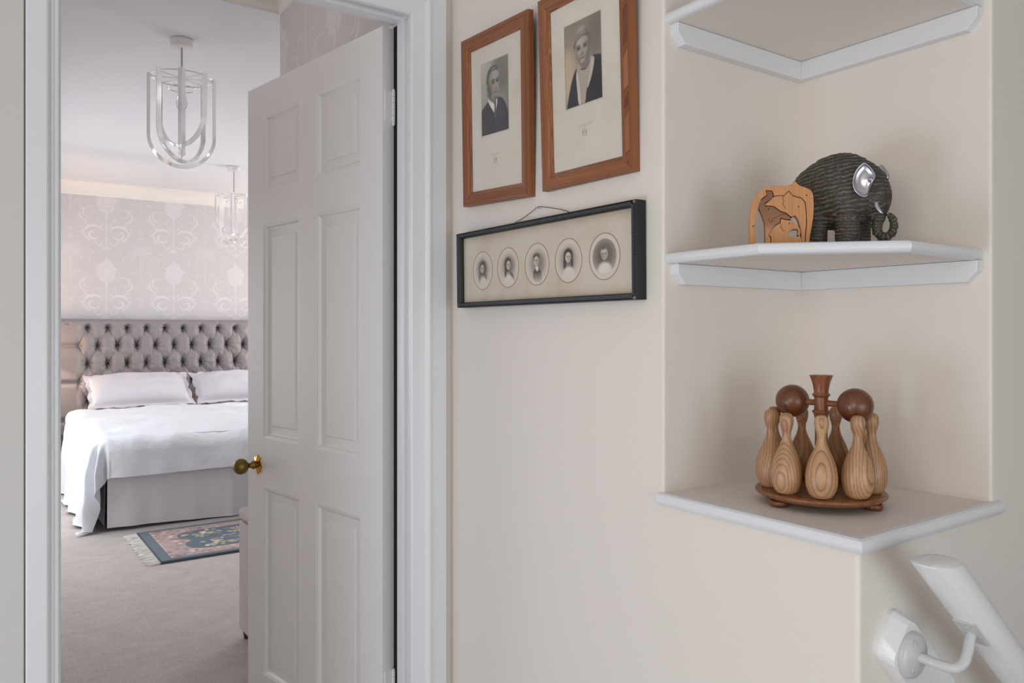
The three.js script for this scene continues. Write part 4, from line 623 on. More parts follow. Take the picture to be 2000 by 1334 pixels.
// the long black frame with five oval portraits of children
{
  const w = 0.634, h = 0.184, fw = 0.0125;
  const t = thing('framed_portrait', 'long black braided frame with five oval portraits of children, hung on a cord', 'picture', [XP - 0.001, 1.268, -1.3535], 'framed portraits on the cream wall'); t.rotation.order = 'YXZ'; t.rotation.set(0.012, -Math.PI / 2, 0);
  M.ebony = new THREE.MeshPhysicalMaterial({ color: 0x08080a, roughness: 0.5, clearcoat: 0.1, clearcoatRoughness: 0.4 }); M.braid = new THREE.MeshPhysicalMaterial({ color: 0x2c2f37, roughness: 0.3, clearcoat: 0.5, clearcoatRoughness: 0.2 });
  const prof = [[0, 0], [0, 0.0255], [0.0012, 0.0275], [0.0022, 0.0265], [0.0028, 0.0262], [0.0102, 0.0262], [0.011, 0.0258], [0.0125, 0.0235], [0.0125, 0.014]];
  for (let k = 0; k < 4; k++) {
    const side = mesh('frame_side', frameSide(k, w, h, prof), M.ebony, t), c = [[-w / 2, 0], [w / 2, 0], [w / 2, h], [-w / 2, h]], A = c[k], B = c[(k + 1) % 4], len = k % 2 ? h : w, d = [(B[0] - A[0]) / len, (B[1] - A[1]) / len], n = [-d[1], d[0]];
    const strands = [0, 1, 2].map((q) => { const pts = [], m = Math.round(len / 0.013) * 8; for (let i = 0; i <= m; i++) { const a = 0.008 + (len - 0.016) * i / m, ph = a / 0.013 * 2 * Math.PI + q * 2.094, o = 0.0065 + 0.0026 * Math.sin(ph), z = 0.0268 + 0.0007 * Math.sin(2 * ph + 1); pts.push(V(A[0] + d[0] * a + n[0] * o, A[1] + d[1] * a + n[1] * o, z)); } return new THREE.TubeGeometry(new THREE.CatmullRomCurve3(pts), m * 2, 0.0014, 6); });
    mesh('braid', merge(strands), M.braid, side);
  }
  for (const [x, y, r] of [[w / 2 - 0.003, h - 0.004, 0.0036], [w / 2 - 0.004, 0.0035, 0.004], [-w / 2 + 0.0045, 0.0045, 0.0036]]) { const g = new THREE.IcosahedronGeometry(r, 2); g.scale(1, 1, 0.5); g.translate(x, y, 0.0262); mesh('chipped_corner', g, new THREE.MeshStandardMaterial({ color: 0x7d6a5e, roughness: 0.8 }), t).userData.label = 'bare wood where the black is chipped off'; }
  mesh('back_board', flatPic(w - 0.004, h - 0.004, 0.004, 0, h / 2), M.dark, t);
  const iw = w - 2 * fw + 0.002, ih = h - 2 * fw + 0.002;
  const tex = canvasTex(2000, Math.round(2000 * ih / iw), (c, W, H) => {
    c.fillStyle = '#d6cab9'; c.fillRect(0, 0, W, H); for (let i = 0; i < 46; i++) blob(c, rnd() * W, rnd() * H, 40 + rnd() * 120, 30 + rnd() * 120, `rgba(170,140,104,${0.02 + rnd() * 0.03})`, 0, 26);
    for (const [y, s] of [[0, 60], [H, 70]]) for (let x = 0; x < W; x += 60) blob(c, x + rnd() * 60, y, 60 + rnd() * 60, s * (0.3 + rnd() * 0.5), 'rgba(150,116,80,0.11)', 0, 20); for (const x of [90, 320, 560, 860, 1240]) blob(c, x, H - 30 - rnd() * 60, 22, 130, 'rgba(176,130,84,0.10)', 0, 16);
  });
  mesh('mount', flatPic(iw, ih, 0.012, 0, h / 2), new THREE.MeshStandardMaterial({ map: tex, roughness: 0.92 }), t);
  const kids = [
    (c) => { blob(c, 128, 150, 60, 88, '#6b625a', 0, 20); blob(c, 128, 140, 42, 62, '#4f4741', 0, 6); blob(c, 124, 146, 27, 36, '#c9bfb3', 0, 4); shapePath(c, [[84, 170], [76, 270], [100, 290], [104, 190]], '#544b44', 6); shapePath(c, [[156, 170], [186, 236], [176, 250], [150, 210]], '#544b44', 5); shapePath(c, [[70, 290], [96, 222], [128, 204], [176, 226], [196, 300]], '#ded6cb', 14); },
    (c) => { blob(c, 140, 140, 66, 84, '#847a71', 0, 22); blob(c, 126, 134, 40, 58, '#433b35', 0, 4); blob(c, 134, 142, 27, 38, '#cfc4b7', 0, 3); shapePath(c, [[92, 140], [84, 236], [108, 240], [108, 160]], '#473f39', 4); shapePath(c, [[150, 190], [200, 226], [208, 276], [190, 262], [150, 216]], '#574d46', 4); shapePath(c, [[70, 300], [96, 226], [140, 208], [190, 250], [196, 310]], '#e2dad0', 10); },
    (c) => { blob(c, 140, 150, 70, 100, '#8d8379', 0, 24); blob(c, 122, 104, 34, 30, '#5b524b', 0, 4); blob(c, 122, 134, 27, 36, '#d3c9bd', 0, 3); shapePath(c, [[88, 290], [86, 220], [112, 184], [150, 190], [176, 230], [178, 300]], '#544c46', 5); shapePath(c, [[104, 176], [134, 170], [150, 196], [128, 224]], '#e8e1d7', 3); for (let i = 0; i < 6; i++) line(c, [[104 + i * 12, 230], [112 + i * 10, 288]], 'rgba(220,210,198,0.6)', 4, 1); },
    (c) => { blob(c, 128, 150, 60, 90, '#857b72', 0, 24); blob(c, 128, 122, 42, 52, '#3a322c', 0, 4); shapePath(c, [[88, 120], [80, 214], [104, 222], [108, 130]], '#3a322c', 4); shapePath(c, [[168, 120], [176, 204], [154, 214], [150, 130]], '#3a322c', 4); blob(c, 128, 136, 29, 38, '#d6ccc0', 0, 3); shapePath(c, [[66, 300], [82, 226], [128, 196], [180, 222], [196, 300]], '#e4ddd3', 7); for (let i = 0; i < 5; i++) line(c, [[96 + i * 16, 226], [92 + i * 18, 290]], 'rgba(150,138,126,0.4)', 3, 1.5); },
    (c) => { blob(c, 128, 140, 84, 96, '#6e655d', 0, 26); blob(c, 126, 120, 31, 24, '#8d8073', 0, 5); blob(c, 126, 146, 30, 38, '#d0c5b8', 0, 3); blob(c, 122, 102, 10, 12, '#675c52', 0, 3); blob(c, 100, 168, 16, 30, 'rgba(80,72,64,0.6)', 0, 9); shapePath(c, [[60, 290], [78, 222], [110, 196], [160, 200], [188, 236], [198, 296]], '#e6ded3', 8); }];
  const cz = [-1.576, -1.467, -1.355, -1.2455, -1.1325];
  cz.forEach((z, i) => {
    const x = (z + 1.3535) * 0.984 - 0.001, y = 0.0875, rx = [0.0425, 0.0425, 0.0435, 0.0435, 0.0445][i], ry = 0.0455;
    const ptex = canvasTex(256, 320, (c, W, H) => {
      c.fillStyle = '#dccfc0'; c.fillRect(0, 0, W, H); const k = i === 4; c.save(); c.beginPath(); c.ellipse(128, 160, k ? 100 : 114, k ? 122 : 144, 0, 0, 7); c.clip(); c.fillStyle = k ? '#a79d92' : '#cdc2b6'; c.fillRect(0, 0, W, H); kids[i](c);
      const hx = [124, 134, 122, 128, 126][i], hy = [146, 142, 134, 136, 146][i];
      for (const s of [-1, 1]) { blob(c, hx + s * 11 - (i === 2 ? 6 : 0), hy - 5, 8, 5, 'rgba(110,98,88,0.7)', 0, 3); blob(c, hx + s * 11 - (i === 2 ? 6 : 0), hy - 4, 4, 3, '#5f544b', 0, 1); line(c, [[hx + s * 17 - (i === 2 ? 6 : 0), hy - 13], [hx + s * 6 - (i === 2 ? 6 : 0), hy - 14]], 'rgba(90,80,72,0.45)', 3, 2); } line(c, [[hx - 2, hy - 2], [hx - 3, hy + 9], [hx + 3, hy + 10]], 'rgba(120,108,96,0.8)', 3, 1); line(c, [[hx - 8, hy + 19], [hx + 8, hy + 19]], 'rgba(117,104,93,0.8)', 4, 2); blob(c, hx + 16, hy + 8, 9, 22, 'rgba(120,108,98,0.45)', 0.2, 6);
      const g = c.createRadialGradient(128, 160, 74, 128, 160, 150); g.addColorStop(0, 'rgba(220,207,192,0)'); g.addColorStop(1, k ? 'rgba(200,188,174,0.35)' : 'rgba(222,210,196,1)'); c.fillStyle = g; c.fillRect(0, 0, W, H); c.restore();
    });
    const sh = new THREE.Shape(); sh.absellipse(0, 0, rx - 0.0012, ry - 0.0012, 0, 2 * Math.PI, false, 0); const g = new THREE.ExtrudeGeometry(sh, { depth: 0.0004, bevelEnabled: false, curveSegments: 40 }); const p = g.attributes.position, uv = g.attributes.uv; for (let q = 0; q < p.count; q++) uv.setXY(q, p.getX(q) / (2 * rx) + 0.5, p.getY(q) / (2 * ry) + 0.5); g.translate(x, y, 0.0123);
    mesh('oval_photograph', g, new THREE.MeshStandardMaterial({ map: ptex, roughness: 0.85 }), t).userData.label = ['faded oval photograph of a long-haired girl', 'oval photograph of a girl with loose hair', 'oval photograph of a boy in a wide collar', 'oval photograph of a girl with dark hair', 'oval photograph of a baby in white'][i];
    const ring = new THREE.TubeGeometry(new THREE.CatmullRomCurve3(Array.from({ length: 48 }, (_, q) => V(x + Math.cos(q / 24 * Math.PI) * rx, y + Math.sin(q / 24 * Math.PI) * ry, 0.0128)), true), 96, 0.00055, 6, true); mesh('oval_border', ring, M.ovalLine ??= new THREE.MeshStandardMaterial({ color: 0x9a6a50, roughness: 0.6 }), t);
  });
  mesh('glass_pane', flatPic(iw, ih, 0.0165, 0, h / 2), M.picGlass, t);
  const cord = tube([[-0.112, h - 0.012, 0.003], [-0.112, h - 0.001, 0.002], [-0.06, h + 0.0135, 0.0035], [-0.0065, h + 0.0275, 0.008], [-0.002, h + 0.0285, 0.009], [0.03, h + 0.0235, 0.006], [0.103, h + 0.0005, 0.002], [0.103, h - 0.012, 0.003]], 0.0008, 90, 6); mesh('hanging_cord', cord, new THREE.MeshStandardMaterial({ color: 0x5c4436, roughness: 0.8 }), t);
  const nail = new THREE.CylinderGeometry(0.0011, 0.0011, 0.016, 10); nail.rotateX(Math.PI / 2); nail.translate(-0.004, h + 0.0268, 0.006); mesh('nail', nail, M.chrome, t);
}

// ---------------------------------------------------------------- the bed
M.velvet = new THREE.MeshPhysicalMaterial({ color: 0x928c8d, roughness: 0.5, sheen: 0.8, sheenRoughness: 0.35, sheenColor: new THREE.Color(0xc9c3c2) });
M.linen = new THREE.MeshPhysicalMaterial({ color: 0xe6eaf0, roughness: 0.85, sheen: 0.2, sheenRoughness: 0.6, bumpMap: rep(plasterBump, 0.08), bumpScale: 0.0012 });
M.cotton = new THREE.MeshPhysicalMaterial({ color: 0xd3cfd6, roughness: 0.8, sheen: 0.25, sheenRoughness: 0.5 });
M.skirt = new THREE.MeshStandardMaterial({ color: 0xdcdbde, roughness: 0.9 });
const BX0 = 0.69, BX1 = 2.5, BF = -5.22, HZ = -7.555;
{
  const bed = thing('bed', 'double bed with buttoned grey velvet headboard and pale pleated skirt', 'bed', [1.6, 0, -6.4]), L = (g) => g.translate(-1.6, 0, 6.4);
  mesh('base', L(rbox(BX0 + 0.02, BX1 - 0.02, 0.06, 0.36, HZ + 0.1, BF - 0.03, 0.02)), M.skirt, bed);
  mesh('mattress', L(rbox(BX0 + 0.015, BX1 - 0.015, 0.36, 0.51, HZ + 0.09, BF - 0.05, 0.05, 4)), M.cotton, bed);
  // headboard: diamond buttoned between x 0.6 and 2.6
  const X0 = 0.585, X1 = 2.605, YT = 1.312, dx = 0.1535, dy = 0.1575, ox = 0.847, oy = 1.243, H = 0.07;
  const height = (x, y) => {
    const u = (x - ox) / dx, v = (y - oy) / dy; let a = u + v / 2, b = u - v / 2;
    const s = Math.abs(Math.sin(Math.PI * a)), t = Math.abs(Math.sin(Math.PI * b)); let h = 0.74 + 0.26 * Math.pow(s * t, 0.5);
    const da = Math.abs(a - Math.round(a)) * dx, db = Math.abs(b - Math.round(b)) * dx, near = Math.hypot(da, db), ang = Math.atan2(y - oy + Math.round(b - a) * dy, x - ox - (Math.round(a) + Math.round(b)) / 2 * dx);   // pull of the nearest button
    h -= 0.1 * Math.exp(-((Math.min(da, db) / 0.0035) ** 2)) * smooth(0.075, 0.02, near);
    h *= 1 - 0.97 * Math.exp(-((near / 0.025) ** 1.5)) ; h -= 0.42 * Math.exp(-((near / 0.04) ** 2)) * (0.5 + 0.5 * Math.sin(ang * 7 + 6 * noise2(Math.round(a) * 3.1, Math.round(b) * 2.3))) * smooth(0.006, 0.018, near);
    h += 0.05 * noise3(x * 16, y * 16, 3);
    const left = smooth(ox - dx * 0.62, ox - dx * 0.25, x), right = smooth(X1 - 0.1, X1 - 0.16, x), top = smooth(YT - 0.03, YT - 0.075, y);
    let g = 0.78; const row = Math.abs(v / 2 - Math.round(v / 2 - 0.5) - 0.5) * 2 * dy; if (x < ox - dx * 0.2) g = 0.86 - 0.42 * Math.exp(-((row / 0.02) ** 2)) * smooth(X0, X0 + 0.1, x);
    const col = Math.abs(u - Math.round(u)) * dx; if (y > oy + 0.02) g = 0.84 - 0.2 * Math.exp(-((col / 0.014) ** 2)) * smooth(YT, oy, y);
    h = lerp(g, h, Math.min(left, right, top)); const edge = Math.min(x - X0, X1 - x, YT - y);
    return H * h * Math.sqrt(clamp(edge / 0.035, 0, 1) * (2 - clamp(edge / 0.035, 0, 1)));
  };
  const hb = surface(620, 330, (u, v) => { const x = lerp(X0, X1, u), y = lerp(0.34, YT, v); return V(x, y, HZ + height(x, y)); });
  const head = mesh('headboard', L(merge(hb, box(X0, X1, 0.3, YT, HZ - 0.06, HZ + 0.003))), M.velvet, bed);
  for (let r = 0; r < 5; r++) for (let i = r % 2 ? -0.5 : 0; ; i++) { const x = ox + i * dx; if (x > X1 - 0.16) break; const y = oy - r * dy; const g = new THREE.SphereGeometry(0.0125, 14, 10); g.scale(1, 1, 0.5); g.translate(x, y, HZ + 0.011); mesh('button', L(g), M.velvetButton ??= new THREE.MeshStandardMaterial({ color: 0x3c3635, roughness: 0.7 }), head); }
  // skirt: a pleated front and a side, with a slit at the corner
  const front = surface(260, 20, (u, v) => { const x = lerp(BX0, BX1, u), top = 0.4, bot = 0.024 - 0.02 * smooth(0, 0.5, u), y = lerp(bot, top, v), f = 1 - 0.75 * v; return V(x, y, BF + f * (0.012 * noise2(x * 4, 2) + 0.016 * Math.pow(Math.abs(Math.sin(x * 7.5 + 1.2 * noise2(x * 2, 7))), 6) * smooth(0.05, 0.3, u)) + 0.008 * v); });
  const side = surface(120, 8, (u, v) => { const z = lerp(BF - 0.006, HZ + 0.1, u), y = lerp(0.02, 0.4, v); return V(BX0 - 0.006 - 0.01 * (1 - v) * (0.5 + noise2(z * 4, 5)), y, z); });
  mesh('bed_skirt', L(front), M.skirt, bed); mesh('bed_skirt', L(side), M.skirt, bed);
}
{
  // duvet: flat top, hanging over the left side to the carpet and a little way over the foot
  const top = 0.578, r = 0.1, zT = -6.83, xR = BX1, arc = r * Math.PI / 2;
  const drop = (e) => e <= 0 ? 0 : e < arc ? r * (1 - Math.cos(e / r)) : r + (e - arc), outw = (e) => e <= 0 ? 0 : e < arc ? r * Math.sin(e / r) : r + 0.06 * (e - arc);
  const xe = BX0 + 0.02, ze = BF - 0.055, la = 0.64, lb = 0.302;
  const P = (u, v) => {
    const sx = lerp(-la, xR + 0.1 - xe, u), sz = lerp(zT - ze, lb, v), ea = Math.max(0, -sx), eb = Math.max(0, sz), e = Math.hypot(ea, eb * 1.0), cn = ea > 0 && eb > 0 ? Math.min(ea, eb) / Math.max(e, 1e-4) : 0;
    let x = xe + Math.max(sx, 0), z = ze + Math.min(sz, 0), y = top; const dir = e > 0 ? [ea / e, eb / e] : [0, 0], o = outw(e);
    x -= dir[0] * o; z += dir[1] * o; y -= drop(e);
    // puffs and creases
    const hang = smooth(0.05, 0.3, e), puff = 0.016 * noise3(sx * 2.4, sz * 2.4, 1) + 0.005 * noise3(sx * 6, sz * 5, 4) + 0.0012 * noise3(sx * 20, sz * 18, 8);
    const foldA = ea > 0 ? 0.03 * hang * Math.sin(sz * 17 + 2 * noise2(sz * 2, 1)) * (1 - dir[1]) : 0, foldB = eb > 0 ? 0.012 * hang * Math.sin(sx * 9 + 2 * noise2(sx * 2, 4)) * (1 - dir[0]) : 0, corner = cn * hang * 0.075 * Math.sin(Math.atan2(ea, eb) * 12);
    x -= dir[0] * (puff * 0.8 + foldA + corner); z += dir[1] * (puff * 0.8 + foldB + corner); y += (1 - hang) * puff * 1.1 + 0.02 * (1 - hang) * smooth(-0.2, -0.9, sz) * 0.5 + (1 - hang) * 0.012 * smooth(0.4, -0.4, sz);
    y -= 0.05 * smooth(-0.6, 0.1, sz) * (eb > 0 || sz > -0.5 ? 0.35 : 0.2) * (1 - hang);
    const floor = 0.012 + 0.004 * Math.sin(sz * 30); if (y < floor) { const over = floor - y; x -= dir[0] * over * 0.75; z += dir[1] * over * 0.6; y = floor + 0.012 * Math.abs(Math.sin(over * 40)); }
    return V(x, y, z);
  };
  const hem = 0.03; const g = surface(300, 260, P);
  const d = mesh('duvet', g, M.linen); tag(d, 'white duvet spread over the bed, hanging to the carpet on the left', 'duvet');
}
function pillow(x0, x1, y0, y1, z0, z1, label, sd) {
  const cx = (x0 + x1) / 2, w = x1 - x0, h = Math.hypot(y1 - y0, z1 - z0), lean = Math.atan2(z0 - z1, y1 - y0), T = 0.115, B = 0.9;
  const half = (s) => surface(110, 70, (u, v) => {
    let a = u * 2 - 1, b = v * 2 - 1; const rim = Math.max(Math.abs(a), Math.abs(b)), p = clamp(1 - Math.pow(Math.abs(a) / B, 3.2), 0, 1) * clamp(1 - Math.pow(Math.abs(b) / 0.82, 2.6), 0, 1), th = T * Math.pow(p, 0.55);
    const wave = smooth(0.86, 1, rim), pinch = 1 - 0.05 * (1 - a * a) * Math.abs(b) - 0.0, pinchX = 1 - 0.035 * (1 - b * b) * Math.abs(a);
    const sc = Math.abs(a) > Math.abs(b) * 0.98 ? Math.abs(Math.sin(b * 5.2)) : Math.abs(Math.sin(a * 11));
    const X = a * w / 2 * pinchX * (1 - wave * 0.04 * (1 - sc)), Y = b * h / 2 * pinch * (1 - wave * 0.05 * (1 - sc)), n = noise3(a * 2 + sd, b * 2, 5);
    return V(X, Y, s * (th * (1 + 0.07 * n) + 0.0025) + 0.01 * wave * noise3(a * 3, b * 3, sd) + 0.0015 * noise3(a * 5 + sd, b * 4, 2) * (1 - wave));
  });
  const back = half(-1); { const i = back.index.array; for (let k = 0; k < i.length; k += 3) { const t = i[k]; i[k] = i[k + 1]; i[k + 1] = t; } back.computeVertexNormals(); }
  const m = mesh('pillow', merge(half(1), back), M.cotton); m.position.set(cx, (y0 + y1) / 2, (z0 + z1) / 2); m.rotation.set(-lean, 0, 0); return tag(m, label, 'pillow', 'white pillows against the headboard');
}
pillow(0.775, 1.59, 0.59, 0.845, -6.9, -7.28, 'white scallop-edged pillow on the left half of the bed', 3);
pillow(1.6, 2.4, 0.59, 0.845, -6.93, -7.28, 'white pillow beside the open door edge, right of the fully visible pillow', 11);

// ---------------------------------------------------------------- bedside tables and lamps, at either end of the headboard
for (const [x, side] of [[0.27, 'left'], [2.93, 'right']]) {
  const t = thing('bedside_table', `white bedside table ${side} of the bed under a lit lamp`, 'table', [x, 0, -7.36], 'bedside tables');
  mesh('table_top', rbox(-0.22, 0.22, 0.56, 0.585, -0.2, 0.2, 0.006), M.gloss, t); mesh('cabinet', rbox(-0.2, 0.2, 0.1, 0.56, -0.18, 0.18, 0.006), M.gloss, t);
  for (const y of [0.24, 0.45]) { const d = mesh('drawer', rbox(-0.185, 0.185, y - 0.095, y + 0.095, 0.18, 0.196, 0.004), M.gloss, t); const k = new THREE.SphereGeometry(0.012, 20, 14); k.translate(0, y, 0.21); mesh('knob', k, M.chrome, d); }
  for (const [a, b] of [[-1, -1], [1, -1], [-1, 1], [1, 1]]) { const l = new THREE.CylinderGeometry(0.016, 0.011, 0.1, 16); l.translate(a * 0.17, 0.05, b * 0.15); mesh('leg', l, M.gloss, t); }
  const lamp = thing('table_lamp', `lit table lamp with pale shade on the ${side} bedside table`, 'lamp', [x + (side === 'left' ? 0.1 : -0.1), 0.585, -7.36], 'bedside lamps');
  mesh('lamp_base', lathe([[0, 0], [0.07, 0], [0.07, 0.012], [0.03, 0.03], [0.016, 0.07], [0.05, 0.15], [0.058, 0.2], [0.035, 0.27], [0.012, 0.31], [0.01, 0.4], [0, 0.4]], 40), M.chrome, lamp);
  mesh('lamp_shade', new THREE.CylinderGeometry(0.1, 0.16, 0.24, 48, 1, true).translate(0, 0.5, 0), new THREE.MeshPhysicalMaterial({ color: 0xf2dcc0, roughness: 1, transmission: 0.5, thickness: 0, side: THREE.DoubleSide }), lamp);
  mesh('bulb', new THREE.SphereGeometry(0.03, 20, 14).translate(0, 0.47, 0), new THREE.MeshStandardMaterial({ color: 0xffffff, emissive: 0xffc890, emissiveIntensity: 4 }), lamp);
  const p = new THREE.PointLight(new THREE.Color().setRGB(1, 0.78, 0.58), 0.9, 0, 2); p.position.set(0, 0.47, 0); p.castShadow = true; lamp.add(p);
}

// ---------------------------------------------------------------- glass pendants
function pendant(label, x, z, drop0, dep, rad, mat, turn) {
  const t = thing('pendant_light', label, 'ceiling light', [x, BC, z], 'looped glass pendants hanging from the bedroom ceiling'); t.rotation.y = turn;
  mesh('ceiling_rose', lathe([[0, -0.036], [0.044, -0.036], [0.0485, -0.031], [0.0495, -0.004], [0.0495, 0], [0, 0]], 48), M.white, t);
  const rod = new THREE.CylinderGeometry(0.0042, 0.0042, drop0 - 0.03, 14); rod.translate(0, -(drop0 + 0.036) / 2, 0); mesh('stem', rod, new THREE.MeshStandardMaterial({ color: 0xb9b2a4, metalness: 0.7, roughness: 0.35 }), t);
  const yT = -drop0 - 0.012, ring = new THREE.TorusGeometry(rad - 0.012, 0.0022, 10, 64); ring.rotateX(Math.PI / 2); ring.translate(0, yT - 0.004, 0); const ring2 = new THREE.TorusGeometry(rad * 0.42, 0.002, 10, 48); ring2.rotateX(Math.PI / 2); ring2.translate(0, yT - 0.05, 0);
  const arms = [ring, ring2]; for (let k = 0; k < 4; k++) { const a = k * Math.PI / 4 + 0.2, s = new THREE.CylinderGeometry(0.0016, 0.0016, 2 * (rad - 0.012), 8); s.rotateZ(Math.PI / 2); s.rotateY(a); s.translate(0, yT - 0.004, 0); arms.push(s); }
  const holder = new THREE.CylinderGeometry(0.014, 0.014, 0.06, 20); holder.translate(0, yT - 0.035, 0); arms.push(holder);
  mesh('hanger_ring', merge(arms), M.chrome, t);
  const bulb = lathe([[0.001, -0.15], [0.012, -0.146], [0.021, -0.13], [0.024, -0.112], [0.019, -0.088], [0.0125, -0.07], [0.0125, -0.06]], 28); bulb.translate(0, yT, 0); mesh('bulb', bulb, M.acrylicFrost, t);
  dep.forEach((D, k) => {                                              // U-shaped bars of clear glass, nested across the ring
    const a = k * Math.PI / dep.length + 0.28, R = rad - 0.004, pts = [], n = 26, leg = Math.max(0.02, D - R);
    pts.push(V(-R, yT + 0.004, 0), V(-R, yT - leg * 0.33, 0), V(-R, yT - leg * 0.66, 0)); for (let i = 0; i <= n; i++) { const q = Math.PI + i / n * Math.PI; pts.push(V(Math.cos(q) * R, yT - leg + Math.sin(q) * (D - leg), 0)); } pts.push(V(R, yT - leg * 0.66, 0), V(R, yT - leg * 0.33, 0), V(R, yT + 0.004, 0));
    const path = new THREE.CatmullRomCurve3(pts, false, 'centripetal').getPoints(110), sec = [[-0.0165, 0.0062], [0, -0.0095], [0.0165, 0.0062]].map(([p, q]) => [p, q]);      // prism section: across, inwards
    const rs = []; const S = []; for (let i = 0; i < 3; i++) { const A = sec[i], B = sec[(i + 1) % 3]; for (const f of [0.1, 0.5, 0.9]) S.push([lerp(A[0], B[0], f), lerp(A[1], B[1], f)]); }
    const pos = [], idx = [], N = S.length; path.forEach((p, i) => { const q = path[Math.min(i + 1, path.length - 1)], o = path[Math.max(i - 1, 0)], tx = q.x - o.x, ty = q.y - o.y, l = Math.hypot(tx, ty), nx = -ty / l, ny = tx / l; for (const [s, u] of S) pos.push(p.x + nx * u, p.y + ny * u, s); });
    for (let i = 0; i < path.length - 1; i++) for (let j = 0; j < N; j++) { const p = i * N + j, q = i * N + (j + 1) % N; idx.push(p, q, p + N, q, q + N, p + N); } for (let j = 1; j < N - 1; j++) { idx.push(0, j + 1, j); const e = (path.length - 1) * N; idx.push(e, e + j, e + j + 1); }
    const g = new THREE.BufferGeometry(); g.setAttribute('position', new THREE.Float32BufferAttribute(pos, 3)); g.setIndex(idx); const h = toCreasedNormals(g, 0.6); h.setAttribute('uv', new THREE.Float32BufferAttribute(new Float32Array(h.attributes.position.count * 2), 2)); h.rotateY(a); mesh('glass_loop', h, mat, t);
  });
  return t;
}
pendant('larger-looking glass loop pendant hanging nearer the doorway', 0.78, -3.663, 0.155, [0.395, 0.372, 0.349, 0.3], 0.137, M.acrylic, -0.49);
pendant('glass loop pendant farther away, half hidden behind the open door', 1.719, -6.262, 0.215, [0.395, 0.372, 0.349, 0.31], 0.137, M.acrylic, 0.15);

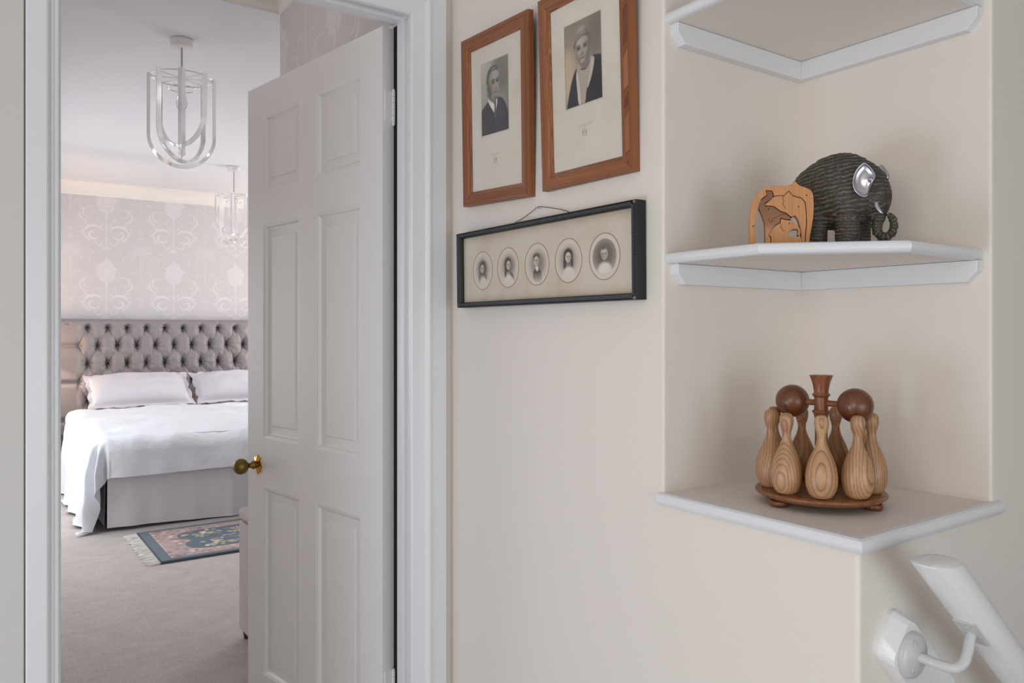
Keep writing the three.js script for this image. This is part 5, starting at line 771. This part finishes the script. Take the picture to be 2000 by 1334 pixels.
// ---------------------------------------------------------------- rug and upholstered box
{
  const X0 = 0.822, X1 = 2.2, Z0 = -5.055, Z1 = -4.342, w = X1 - X0, h = Z1 - Z0;
  const tex = canvasTex(1400, 726, (c, W, H) => {
    c.fillStyle = '#7d8893'; c.fillRect(0, 0, W, H); c.fillStyle = '#cdb9b4'; c.fillRect(62, 46, W - 124, H - 92); c.fillStyle = '#e6d6cc'; c.fillRect(62, 46, 6, H - 92);
    for (let i = 0; i < 260; i++) { const q = rnd(), x = q < 0.5 ? 70 + rnd() * (W - 140) : (rnd() < 0.5 ? 70 + rnd() * 120 : W - 70 - rnd() * 120), y = q < 0.5 ? (rnd() < 0.5 ? 50 + rnd() * 86 : H - 50 - rnd() * 86) : 50 + rnd() * (H - 100); blob(c, x, y, 9 + rnd() * 14, 8 + rnd() * 10, ['#c09a9c', '#d3b3aa', '#ad8b94', '#c3a595', '#aab3b0', '#e3d9d2'][Math.floor(rnd() * 6)], rnd() * 3, 1); }
    shapePath(c, [[200, 150], [420, 136], [W - 420, 136], [W - 200, 150], [W - 170, 300], [W - 230, H / 2], [W - 170, H - 300], [W - 200, H - 150], [W - 420, H - 136], [420, H - 136], [200, H - 150], [170, H - 300], [250, H / 2], [170, 300]], '#76848f', 2);
    for (const [x, y, s] of [[330, 230, 1], [360, 480, 1], [560, 250, 0.9], [620, 520, 0.9], [W / 2, H / 2, 1.6], [860, 230, 0.9], [820, 500, 0.9], [1060, 260, 1], [1050, 480, 1]]) for (let k = 0; k < 30; k++) { const a = rnd() * 7, q = rnd() * 84 * s; blob(c, x + Math.cos(a) * q * 1.4, y + Math.sin(a) * q, 16 * s, 11 * s, ['#e9dccd', '#d7b98a', '#c89a5e', '#e2c9c4', '#b9c6b6', '#f1e8e2'][Math.floor(rnd() * 6)], a, 1); }
    for (let k = 0; k < 44; k++) { const x = 260 + rnd() * (W - 520), y = 190 + rnd() * (H - 380); line(c, [[x, y], [x + 40, y + 20 * Math.sin(k)], [x + 80, y - 10]], '#e9e4dc', 6, 1); }
    c.strokeStyle = '#5c6773'; c.lineWidth = 10; c.strokeRect(4, 4, W - 8, H - 8);
  });
  const rug = thing('rug', 'small blue and pink patterned rug with cream fringe at the foot of the bed', 'rug', [(X0 + X1) / 2, 0, (Z0 + Z1) / 2]);
  const body = new RoundedBoxGeometry(w, 0.014, h, 2, 0.005); body.translate(0, 0.0075, 0); const p = plain(body), q = p.attributes.position, uv = p.attributes.uv; for (let i = 0; i < q.count; i++) uv.setXY(i, q.getX(i) / w + 0.5, 0.5 - q.getZ(i) / h);
  mesh('pile', p, new THREE.MeshStandardMaterial({ map: tex, roughness: 1, bumpMap: rep(carpetBump, 0.1), bumpScale: 0.002 }), rug);
  const fr = []; for (const s of [-1, 1]) for (let i = 0; i < 70; i++) { const z = -h / 2 + (i + 0.5) * h / 70, l = 0.06 + rnd() * 0.018; fr.push(tube([[s * (w / 2 - 0.004), 0.008, z], [s * (w / 2 + l * 0.4), 0.005 + rnd() * 0.005, z + (rnd() - 0.5) * 0.008], [s * (w / 2 + l), 0.004, z + (rnd() - 0.5) * 0.026]], 0.0024, 6, 5)); }
  const fringe = mesh('fringe', merge(fr), new THREE.MeshStandardMaterial({ color: 0xf4f1ea, roughness: 1 }), rug); fringe.userData.kind = 'stuff';
}
{
  const t = thing('upholstered_box', 'narrow pale pink upholstered box on small feet partly hidden by the door', 'storage box', [0.948, 0, -2.92]), fab = new THREE.MeshStandardMaterial({ color: 0xd5c8c6, roughness: 0.95, bumpMap: rep(plasterBump, 0.02), bumpScale: 0.0004 });
  mesh('body', rbox(-0.066, 0.066, 0.035, 0.462, -0.222, 0.222, 0.006, 3), fab, t); mesh('lid', rbox(-0.07, 0.068, 0.466, 0.515, -0.226, 0.226, 0.02, 5), fab, t);
  for (const [a, b] of [[-1, -1], [1, -1], [-1, 1], [1, 1]]) { const f = new THREE.CylinderGeometry(0.014, 0.009, 0.036, 14); f.translate(a * 0.046, 0.018, b * 0.19); mesh('foot', f, M.footWood ??= new THREE.MeshStandardMaterial({ color: 0x4a3a36, roughness: 0.5 }), t); }
}


renderer.render(scene, camera);
